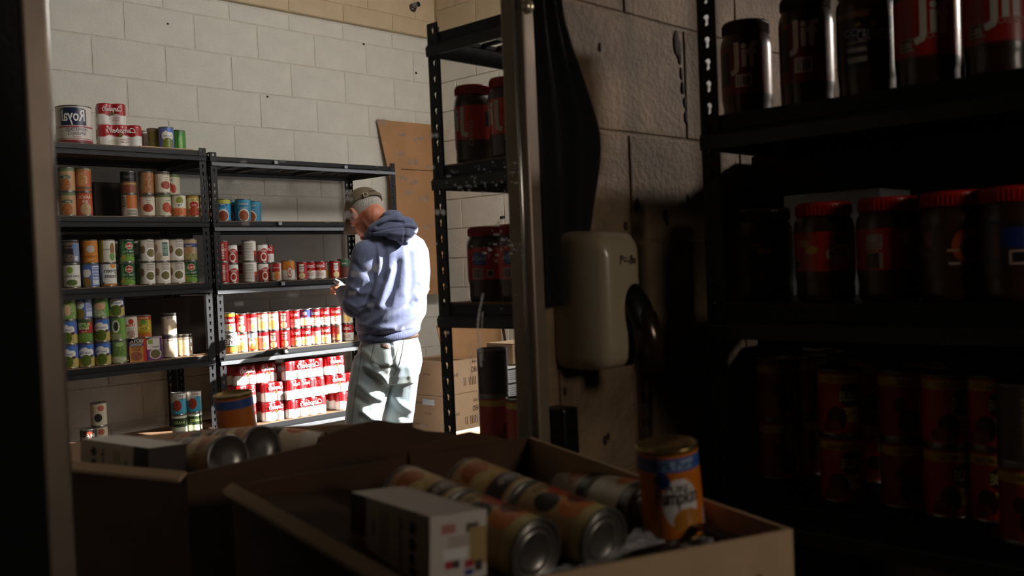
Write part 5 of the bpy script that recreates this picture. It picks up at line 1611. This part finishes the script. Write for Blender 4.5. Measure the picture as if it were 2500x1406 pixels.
def dryer(parent, sgn, mirror):
    """built in front of the wall (y = 0), sgn -1: this side, +1: reflected side"""
    zt, zb_ = on_y((1350, 566), 0).z, on_y((1352, 903), 0).z
    x0 = XD[0]; w = .118
    prof = []   # rings from the wall outwards: (depth, inset)
    V = []; Fc = []; n = 48

    def ring(d, ins, lift, drop):
        r_ = .022
        pts = []
        xa, xb_, za, zz = x0 + ins, x0 + w - ins, zb_ + lift, zt - drop
        for cx, cz, a0 in ((xb_ - r_, zz - r_, 0), (xa + r_, zz - r_, 90), (xa + r_, za + r_, 180), (xb_ - r_, za + r_, 270)):
            for k in range(n // 4):
                a = math.radians(a0 + 90 * k / (n // 4 - 1)); pts.append((cx + r_ * math.cos(a), sgn * d, cz + r_ * math.sin(a)))
        return pts
    prs = [(.001, .000, 0, .0), (.04, .0, 0, .001), (.072, .001, .0, .003), (.092, .004, .002, .008), (.103, .010, .008, .018), (.109, .020, .018, .032), (.111, .032, .035, .05)]
    for d, i_, l_, dr in prs:
        V += ring(d, i_, l_, dr)
    for r_ in range(len(prs) - 1):
        for k in range(n):
            k2 = (k + 1) % n; Fc.append((r_ * n + k, r_ * n + k2, (r_ + 1) * n + k2, (r_ + 1) * n + k))
    Fc.append(tuple((len(prs) - 1) * n + k for k in range(n)))
    base = Vector((x0 + w / 2, 0, zb_))
    me = pydata('housing', [Vector(v) - base for v in V], Fc); fix_normals(me); me.polygons.foreach_set('use_smooth', [True] * len(me.polygons))
    t = empty('hand_dryer', base); link('housing', me, 'enamel', t)
    # nozzle: a dark metal spout that swells out of the front and turns down, in a dark oval collar
    cx = w * .22
    mb = MB(); path = [(cx, sgn * .088, .105), (cx, sgn * .108, .100), (cx, sgn * .126, .082), (cx, sgn * .134, .055), (cx, sgn * .136, -.006)]
    mb.tube(path, [.022, .024, .026, .026, .026], 28); nz = mb.build('nozzle', 'nozzle', t, smooth=True)
    MB().tube([(cx, sgn * .136, -.0050), (cx, sgn * .136, -.0066)], .022, 24).build('nozzle_mouth', 'dark_hole', nz, smooth=True)
    mb = MB(); mb.ellipsoid((cx, sgn * .118, .098), [Vector((.031, 0, 0)), Vector((0, .022, 0)), Vector((0, sgn * .026, -.058))], 24, 14); mb.build('collar', 'black_plastic', t, smooth=True)
    # badge lettering on the front
    let = lettering_mesh([('P=-8n', 0, 0, .022, '#2a221c', .15, .012, .045)], 0, mirror, off=.001)
    q = link('badge', let, None, t, loc=(.008, sgn * .1112, .185))
    return t


t = dryer(None, -1, False); tag(t, 'cream enamel hand dryer with dark spout on the near wall', 'hand dryer')
t = dryer(None, 1, True); tag(t, 'reflected edge of the hand dryer at the mirror\'s right rail', 'hand dryer')


# near-black sheets at the mirror's sides and a black box, added as wall shadow
def shade_sheet(name, label, xs, z0, z1, right):
    """right(z)-> outline x; a near-black sheet painting shade, with folds and thickness"""
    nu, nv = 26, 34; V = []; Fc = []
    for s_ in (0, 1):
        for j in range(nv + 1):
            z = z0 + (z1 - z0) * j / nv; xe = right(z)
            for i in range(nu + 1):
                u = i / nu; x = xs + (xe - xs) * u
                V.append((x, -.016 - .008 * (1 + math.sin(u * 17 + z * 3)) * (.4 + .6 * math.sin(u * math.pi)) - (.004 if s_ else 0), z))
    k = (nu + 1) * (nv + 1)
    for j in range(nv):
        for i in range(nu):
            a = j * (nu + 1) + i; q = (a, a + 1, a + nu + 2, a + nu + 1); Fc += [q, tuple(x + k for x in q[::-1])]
    me = pydata(name, V, Fc); o = link(name, me, 'shade_black', None, smooth=True)
    return tag(o, label, 'shade_sheet')


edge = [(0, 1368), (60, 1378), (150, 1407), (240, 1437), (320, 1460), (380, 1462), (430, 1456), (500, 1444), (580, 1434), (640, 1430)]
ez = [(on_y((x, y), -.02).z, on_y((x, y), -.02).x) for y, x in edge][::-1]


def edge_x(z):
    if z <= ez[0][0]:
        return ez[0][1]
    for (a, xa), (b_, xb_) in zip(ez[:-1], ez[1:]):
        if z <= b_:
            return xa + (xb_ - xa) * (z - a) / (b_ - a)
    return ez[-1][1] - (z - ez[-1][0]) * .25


shade_sheet('dark_shade', 'near-black cloth hanging between the mirror\'s right rail and the dryer', MX1 + .004, 1.18, 2.1, edge_x)  # added sheet standing in for wall shadow
shade_sheet('dark_shade', 'near-black cloth hanging at the left edge beside the mirror\'s left rail', MX0 - .40, .35, 2.2, lambda z: MX0 - .004)  # added sheet standing in for wall shadow
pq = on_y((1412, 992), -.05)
o = MB().box(MX1 + .004, pq.x, -.05, 0, .55, pq.z).build('shade_box', 'black_plastic', bevel=.004)
tag(o, 'black box painting a shadow on the wall under the hand dryer', 'shade box')

# ------------------------------------------------------------------ this side: rack of jars at the right
XN, YN0 = 1.47, on_x((1712, 300), 1.47).y
rack('dim black steel rack of jars and cans filling the right side', (XN, YN0, 0), .86, .62, 2.02, [2.02] + ZN[1:] + [.35], deck='black_steel', rz=-math.pi / 2, beam_h=.058)
GR = 'jars on the dim rack'


def near(px, z, dx):
    """point on the shelf level: sight line at px meets the plane x = XN + dx"""
    p = on_x((px, 600), XN + dx); return Vector((p.x, p.y, z))


for px, st, R_, H_, dx, lab in ((1838, 'jif_back', .047, .19, .17, 'dark jar beside the rack post, first on the upper dim shelf'), (1985, 'jif_back', .047, .205, .15, 'dark jar with pale lettering, second on the upper dim shelf'),
                                (2130, 'crunchy', .047, .20, .13, 'dark brown jar with striped panel on the upper dim shelf'), (2278, 'jif', .049, .195, .12, 'red jar with large pale lettering, fourth on the upper dim shelf'),
                                (2452, 'jif', .049, .195, .11, 'red jar cut by the right edge on the upper dim shelf')):
    p = near(px, ZN[1], dx); jar(st, R_, H_, p, face_to_cam(p) + (.1 if st == 'jif' else -.1), lab, False, GR)
for px, st, dx, lab in ((1868, 'peanuts', .15, 'dark jar with peanut print, first on the middle dim shelf'), (2013, 'gv_pb', .10, 'red jar with peanuts and white oval on the middle dim shelf'), (2170, 'gv_code', .09, 'red jar with a pale code panel on the middle dim shelf'),
                        (2328, 'gv_dark', .075, 'dark jar with orange swoosh on the middle dim shelf'), (2478, 'gv_blue', .07, 'dark jar with blue panel at the right edge, middle dim shelf')):
    p = near(px, ZN[2], dx); jar(st, .050, .168, p, face_to_cam(p), lab, False, GR)
for i, (px, ds, dx, sp_) in enumerate(((1885, ['bush_alt', 'bush_alt'], .20, .5), (2040, ['bush', 'bush'], .10, 0), (2190, ['bush_alt', 'bush_alt'], .12, .3), (2300, ['bush', 'bush'], .10, .25), (2412, ['bush', 'bush'], .11, -.1), (2490, ['bush_alt', 'bush_dark'], .02, .2),
                                      (1960, ['bush_alt', 'bush_alt'], .26, .9), (2110, ['bush', 'bush'], .26, .4), (2250, ['bush', 'bush'], .26, 0))):
    p = near(px, ZN[3], dx); zz = ZN[3]
    for j, d in enumerate(ds):
        can(d, (p.x, p.y, zz), face_to_cam(p), f"{['lower', 'upper'][j]} {D[d][4]}, {ORD[i]} stack, lower dim shelf", 'bean cans on the dim rack', False, sp_, True)
        zz += .1125
for zi, h_, nm in ((2, .30, 'middle'), (3, .24, 'lower')):  # added boxes hide the lit wall and block the side lamp
    a_, b_ = on_x((1840, 600), XN + .44), Vector((0, YN0 - .84, 0))
    o = MB().box(0, .15, b_.y, a_.y, 0, h_).build('dark_backing', 'backing_brown', loc=(XN + .44, 0, ZN[zi]), bevel=.004)
    tag(o, f'dark box added to block light behind the jars and cans on the {nm} dim shelf', 'carton')
# cling film over the cans
rg = random.Random(3); n1, n2 = 34, 14; V = []; Fc = []
for i in range(n1 + 1):
    for j in range(n2 + 1):
        p = on_x((1950 + 560 * i / n1, 600), XN + .08 + .22 * j / n2)
        V.append((p.x, p.y, ZN[3] + .2295 + rg.uniform(0, .007)))
for i in range(n1):
    for j in range(n2):
        a = i * (n2 + 1) + j; Fc.append((a, a + 1, a + n2 + 2, a + n2 + 1))
o = link('cling_film', pydata('cling_film', V, Fc), 'clear_plastic', None)
tag(o, 'crinkled clear film over the cans on the lower dim shelf', 'plastic film')
# pale box added for the lit wall glimpsed behind the jars
a_, b_ = on_x((1912, 470), XN + .30), on_x((2150, 462), XN + .30)
o = MB().box(-.10, .10, -(a_.y - b_.y) / 2, (a_.y - b_.y) / 2, 0, on_x((2010, 470), XN + .30).z - ZN[2]).build('lit_wall_box', 'white_item', loc=((a_.x + b_.x) / 2 + .10, (a_.y + b_.y) / 2, ZN[2]), bevel=.003)
tag(o, 'pale box for the lit wall glimpsed behind the jars on the middle dim shelf', 'carton')

# ------------------------------------------------------------------ foreground carton with cans (and its image in the mirror)
ZRIM = .960
c_fr = on_z((1935, 1292), .960)
c_fl = Vector((.490, -.535, .995))
c_bl = Vector((.600, -.055, 1.000))
c_br = on_y((1012, 1030), .130); c_br.y = -.130
fdir = (c_fl - c_fr); fdir.z = 0; fdir.normalize()
bdir = Vector((-fdir.y, fdir.x, 0)); bdir = bdir if bdir.y > 0 else -bdir
ctr = (c_fr + c_fl + c_bl + c_br) / 4; ctr.z = 0
ZT = .62


def mirrored(v):
    return Vector((v[0], -v[1], v[2]))


def fg(mir):
    """the carton and everything in it; mir: the image beyond the glass"""
    M = (lambda v: mirrored(v)) if mir else (lambda v: Vector(v))
    sfx = ', seen in the mirror' if mir else ''
    out = []

    def part(name, pts, faces, m, parent, org, smooth=False, bevel=0):
        me = pydata(name, [M(p) - M(org) for p in pts], faces); fix_normals(me, bevel)
        return link(name, me, m, parent, smooth=smooth)

    t = empty('open_carton', M(ctr + Vector((0, 0, ZT)))); org = ctr + Vector((0, 0, ZT))
    th = .005
    cs = [c_fr, c_fl, c_bl, c_br]
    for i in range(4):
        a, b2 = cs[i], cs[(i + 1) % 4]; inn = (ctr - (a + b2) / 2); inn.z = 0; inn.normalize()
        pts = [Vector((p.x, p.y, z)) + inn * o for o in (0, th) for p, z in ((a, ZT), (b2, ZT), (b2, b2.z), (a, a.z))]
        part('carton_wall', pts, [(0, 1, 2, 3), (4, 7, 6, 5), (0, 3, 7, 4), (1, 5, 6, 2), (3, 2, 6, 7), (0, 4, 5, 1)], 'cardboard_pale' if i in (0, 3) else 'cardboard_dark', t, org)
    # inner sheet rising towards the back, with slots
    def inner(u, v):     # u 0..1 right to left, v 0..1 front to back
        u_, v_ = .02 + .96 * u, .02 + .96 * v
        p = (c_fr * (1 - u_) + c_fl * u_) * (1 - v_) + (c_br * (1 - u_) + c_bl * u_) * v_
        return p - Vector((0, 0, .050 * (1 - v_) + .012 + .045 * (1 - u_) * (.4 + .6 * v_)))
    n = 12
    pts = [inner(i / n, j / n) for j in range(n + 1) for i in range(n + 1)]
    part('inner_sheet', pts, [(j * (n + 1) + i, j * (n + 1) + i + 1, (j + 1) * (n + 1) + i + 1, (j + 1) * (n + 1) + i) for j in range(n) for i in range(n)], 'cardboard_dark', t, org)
    # torn flap standing at the back rim
    up_ = Vector((0, 0, .004))
    fp = [on_y(p, -.105) for p in ((1000, 1104), (1040, 1086), (1100, 1064), (1150, 1053), (1205, 1064), (1262, 1082), (1330, 1086))]
    lowp = [Vector((p.x, p.y, min(p.z, .985) - .03)) for p in (fp[0], fp[-1])]
    ring = fp + lowp[::-1]; nb = len(ring); yv = Vector((0, .004, 0))
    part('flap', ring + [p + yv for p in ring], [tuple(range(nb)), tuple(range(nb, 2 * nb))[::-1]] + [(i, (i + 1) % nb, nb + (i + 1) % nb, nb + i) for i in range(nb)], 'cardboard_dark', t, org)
    # left flap turned down a little
    fa, fb = Vector(c_fl), Vector(c_bl); o_ = fdir * .012
    part('rim_lip', [fa, fb, fb + o_ - up_ * 2, fa + o_ - up_ * 2, fa + up_, fb + up_, fb + o_ - up_, fa + o_ - up_], [(0, 3, 2, 1), (4, 5, 6, 7), (0, 1, 5, 4), (1, 2, 6, 5), (2, 3, 7, 6), (3, 0, 4, 7)], 'cardboard_pale', t, org)
    if not mir:
        q = c_fr + fdir * .06; q.z = ZRIM - .06
        mb = MB(); nx_ = -bdir
        mb.ellipsoid(q + nx_ * .001, [fdir * .016, nx_ * .002, Vector((0, 0, .026))], 16, 10)
        me = mb.mesh('printed_mark'); me.transform(Matrix.Translation(-org)); link('printed_mark', me, 'gold_tin', t, smooth=True)
    tag(t, 'open brown carton of loose cans in front of the mirror' if not mir else 'dark image of the can carton seen low in the mirror', 'box')

    def put(d, base, axis, up, label, top='tin_end', spin=0.0):
        """can standing from base along axis"""
        z = axis.normalized(); y = -(up - z * up.dot(z)).normalized(); x = y.cross(z)
        R_ = Matrix((x, y, z)).transposed()
        R_ = R_ @ Matrix.Rotation(spin, 3, 'Z')
        if mir:
            S_ = Matrix(((1, 0, 0), (0, -1, 0), (0, 0, 1)))
            R_ = S_ @ R_ @ Matrix(((-1, 0, 0), (0, 1, 0), (0, 0, 1)))
        m4 = R_.to_4x4(); m4.translation = M(base)
        return can(d, None, 0, label, None, 2 if mir else 0, 0, True, top, 'can', m4)

    up = Vector((0, 0, 1)); cam_v = (Vector(CAM) - Vector((.9, -.5, 1))).normalized()
    rows = [((1312, 1350), 1.00, (988, 1208), ('lying_tomato', 'lying_gold'), 'left row'), ((1478, 1322), 1.035, (1140, 1186), ('lying_tomato', 'lying_gold'), 'middle row'), ((1592, 1254), 1.17, (1396, 1196), ('lying_white', 'lying_white'), 'right row')]
    for (pn, dn, pf, ds, nm) in rows:
        N = at_depth(pn, dn); d_ = Vector(ray(pf)).normalized(); o_ = N - Vector(CAM); bq = o_.dot(d_)
        Fp = Vector(CAM) + d_ * (bq + math.sqrt(max(.2275 ** 2 - (o_.length_squared - bq * bq), 1e-4)))
        ax = (N - Fp).normalized(); b0 = N - ax * .112
        put(ds[0], b0, ax, up, f"{D[ds[0]][4]} lying near, {nm} of carton{sfx}", spin=-.3)
        put(ds[1], b0 - ax * .1155, ax, up, f"{D[ds[1]][4]} lying far, {nm} of carton{sfx}", spin=.2)
    # upright pumpkin can, leaning
    pt_ = at_depth((1627, 1082), 1.10); lean = (Vector((0, 0, 1)) + fdir * .10 - bdir * .02).normalized()
    put('pumpkin', pt_ - lean * .106, lean, cam_v, 'orange pumpkin can with blue band standing tilted in the carton' if not mir else 'blurred image of the tilted pumpkin can in the mirror', 'gold_tin', .35)
    # small white carton lying at the left
    P0 = at_depth((1050, 1262), .93); P1 = at_depth((860, 1206), 1.06); P2 = at_depth((1202, 1310), .955)
    ex = (P1 - P0); ey = (P2 - P0); L1_, L2_ = .165, .066
    ex.z *= .6; ex.normalize(); ey = ey - ex * ey.dot(ex); ey.z = -.004; ey.normalize(); ez_ = ey.cross(ex).normalized(); ez_ = ez_ if ez_.z > 0 else -ez_
    h_ = .066
    orgb = P0 - ez_ * h_
    tb = empty('small_carton', M(orgb))

    def face(nm, o, a, b2, la, lb, layers, n_=44):
        A, V = np.meshgrid(np.linspace(-.5, .5, n_ + 1), np.linspace(0, 1, n_ + 1)); rgb = paint(layers, A, V).reshape(-1, 3)
        pts = [M(o + a * (la * (x + .5)) + b2 * (lb * y)) - M(orgb) for x, y in zip(A.ravel(), V.ravel())]
        w = n_ + 1; me = pydata(nm, pts, [(j * w + i, j * w + i + 1, (j + 1) * w + i + 1, (j + 1) * w + i) for j in range(n_) for i in range(n_)])
        set_col(me, rgb); me.materials.append(MATS['board']); fix_normals(me); link(nm, me, None, tb)
    side_l = [('bg', '#cfc4b4'), ('rect', .28, .5, .35, 1, '#1a1614'), ('ell', .42, .12, .16, .26, '#a8822a', '#6a4a1a'), ('ell', .18, .55, .02, .12, '#2a2420'), ('rect', -.02, .10, .15, .85, '#b3a890'), ('ell', -.16, .72, .022, .14, '#1f1a18'), ('ell', -.16, .45, .022, .13, '#1f1a18'), ('ell', -.16, .2, .022, .13, '#1f1a18'),
              ('ell', -.30, .75, .045, .1, '#1f1a18'), ('ell', -.30, .5, .045, .1, '#1f1a18'), ('ell', -.30, .28, .04, .09, '#1f1a18'), ('ell', -.31, .1, .045, .07, '#1f1a18')]
    end_r = [('bg', '#cfc8c0'), ('rect', -.3, -.05, .72, .86, '#b37a70'), ('rect', .12, .35, .70, .82, '#4a4240'), ('rect', -.2, .2, .50, .66, '#b8aca4'), ('rect', -.25, .15, .33, .48, '#e6e4e4'), ('rect', .2, .5, .2, .75, '#a88a5a'), ('rect', -.24, -.1, .2, .30, '#a8222a'), ('rect', -.1, .02, .2, .30, '#2a2a2c'), ('rect', .1, .26, .16, .28, '#a31a2a'), ('rect', .1, .26, .05, .15, '#2a3a8a'), ('rect', .28, .42, .1, .25, '#3a2f24')]
    face('side_panel', orgb, ex, ez_, L1_, h_, [(l[0], *l[1:]) for l in side_l])
    face('end_panel', orgb, ey, ez_, L2_, h_, end_r)
    face('top_panel', P0, ex, ey, L1_, L2_, [('bg', '#cdc3b6'), ('rect', -.5, .5, .9, 1, '#b8ada0')])
    face('end_panel', orgb + ex * L1_, ey, ez_, L2_, h_, [('bg', '#3a322c')]); face('side_panel', orgb + ey * L2_, ex, ez_, L1_, h_, [('bg', '#b8ad9c')])
    face('base_panel', orgb, ex, ey, L1_, L2_, [('bg', '#b8ad9c')])
    tag(tb, 'small white printed carton tipped among the lying cans' if not mir else 'image of the small white carton at the mirror\'s lower left', 'carton')
    return t


fg(False); fg(True)
# crumpled clear wrap and dark straps in the near right of the carton
rg = random.Random(11); V = []; Fc = []; n = 18
for j in range(n + 1):
    for i in range(n + 1):
        u, v = i / n, j / n
        p = c_fr + fdir * (.03 + .22 * u) + bdir * (.015 + .14 * v)
        V.append(Vector((p.x, p.y, ZRIM - .035 + rg.uniform(-.007, .007) + .02 * v * (1 - u))))
for j in range(n):
    for i in range(n):
        a = j * (n + 1) + i; Fc.append((a, a + 1, a + n + 2, a + n + 1))
o = link('plastic_wrap', pydata('plastic_wrap', V, Fc), 'clear_plastic', None); tag(o, 'crumpled shiny clear wrap in the near corner of the carton', 'plastic wrap')
for k, (pa, pb_, lab) in enumerate((((1590, 1262), (1840, 1335), 'dark strap crossing the clear wrap towards the carton corner'), ((1480, 1395), (1640, 1335), 'dark strap at the near edge of the carton wrap'))):
    a, b2 = on_z(pa, ZRIM - .014), on_z(pb_, ZRIM - .014)
    mb = MB(); w_ = (b2 - a).cross(Vector((0, 0, 1))).normalized() * .009
    mid = (a + b2) / 2 + Vector((0, 0, .004)); mb.prism([a - w_, a + w_, mid + w_, b2 + w_, b2 - w_, mid - w_], (0, 0, .003))
    tag(mb.build('strap', 'black_plastic'), lab, 'strap')
o = MB().box(-.30, .30, -.24, .24, 0, ZT).build('stack_carton', 'cardboard_dark', loc=ctr, rot=(0, 0, math.atan2(fdir.y, fdir.x)), bevel=.004)
tag(o, 'dark carton under the open can carton', 'box')
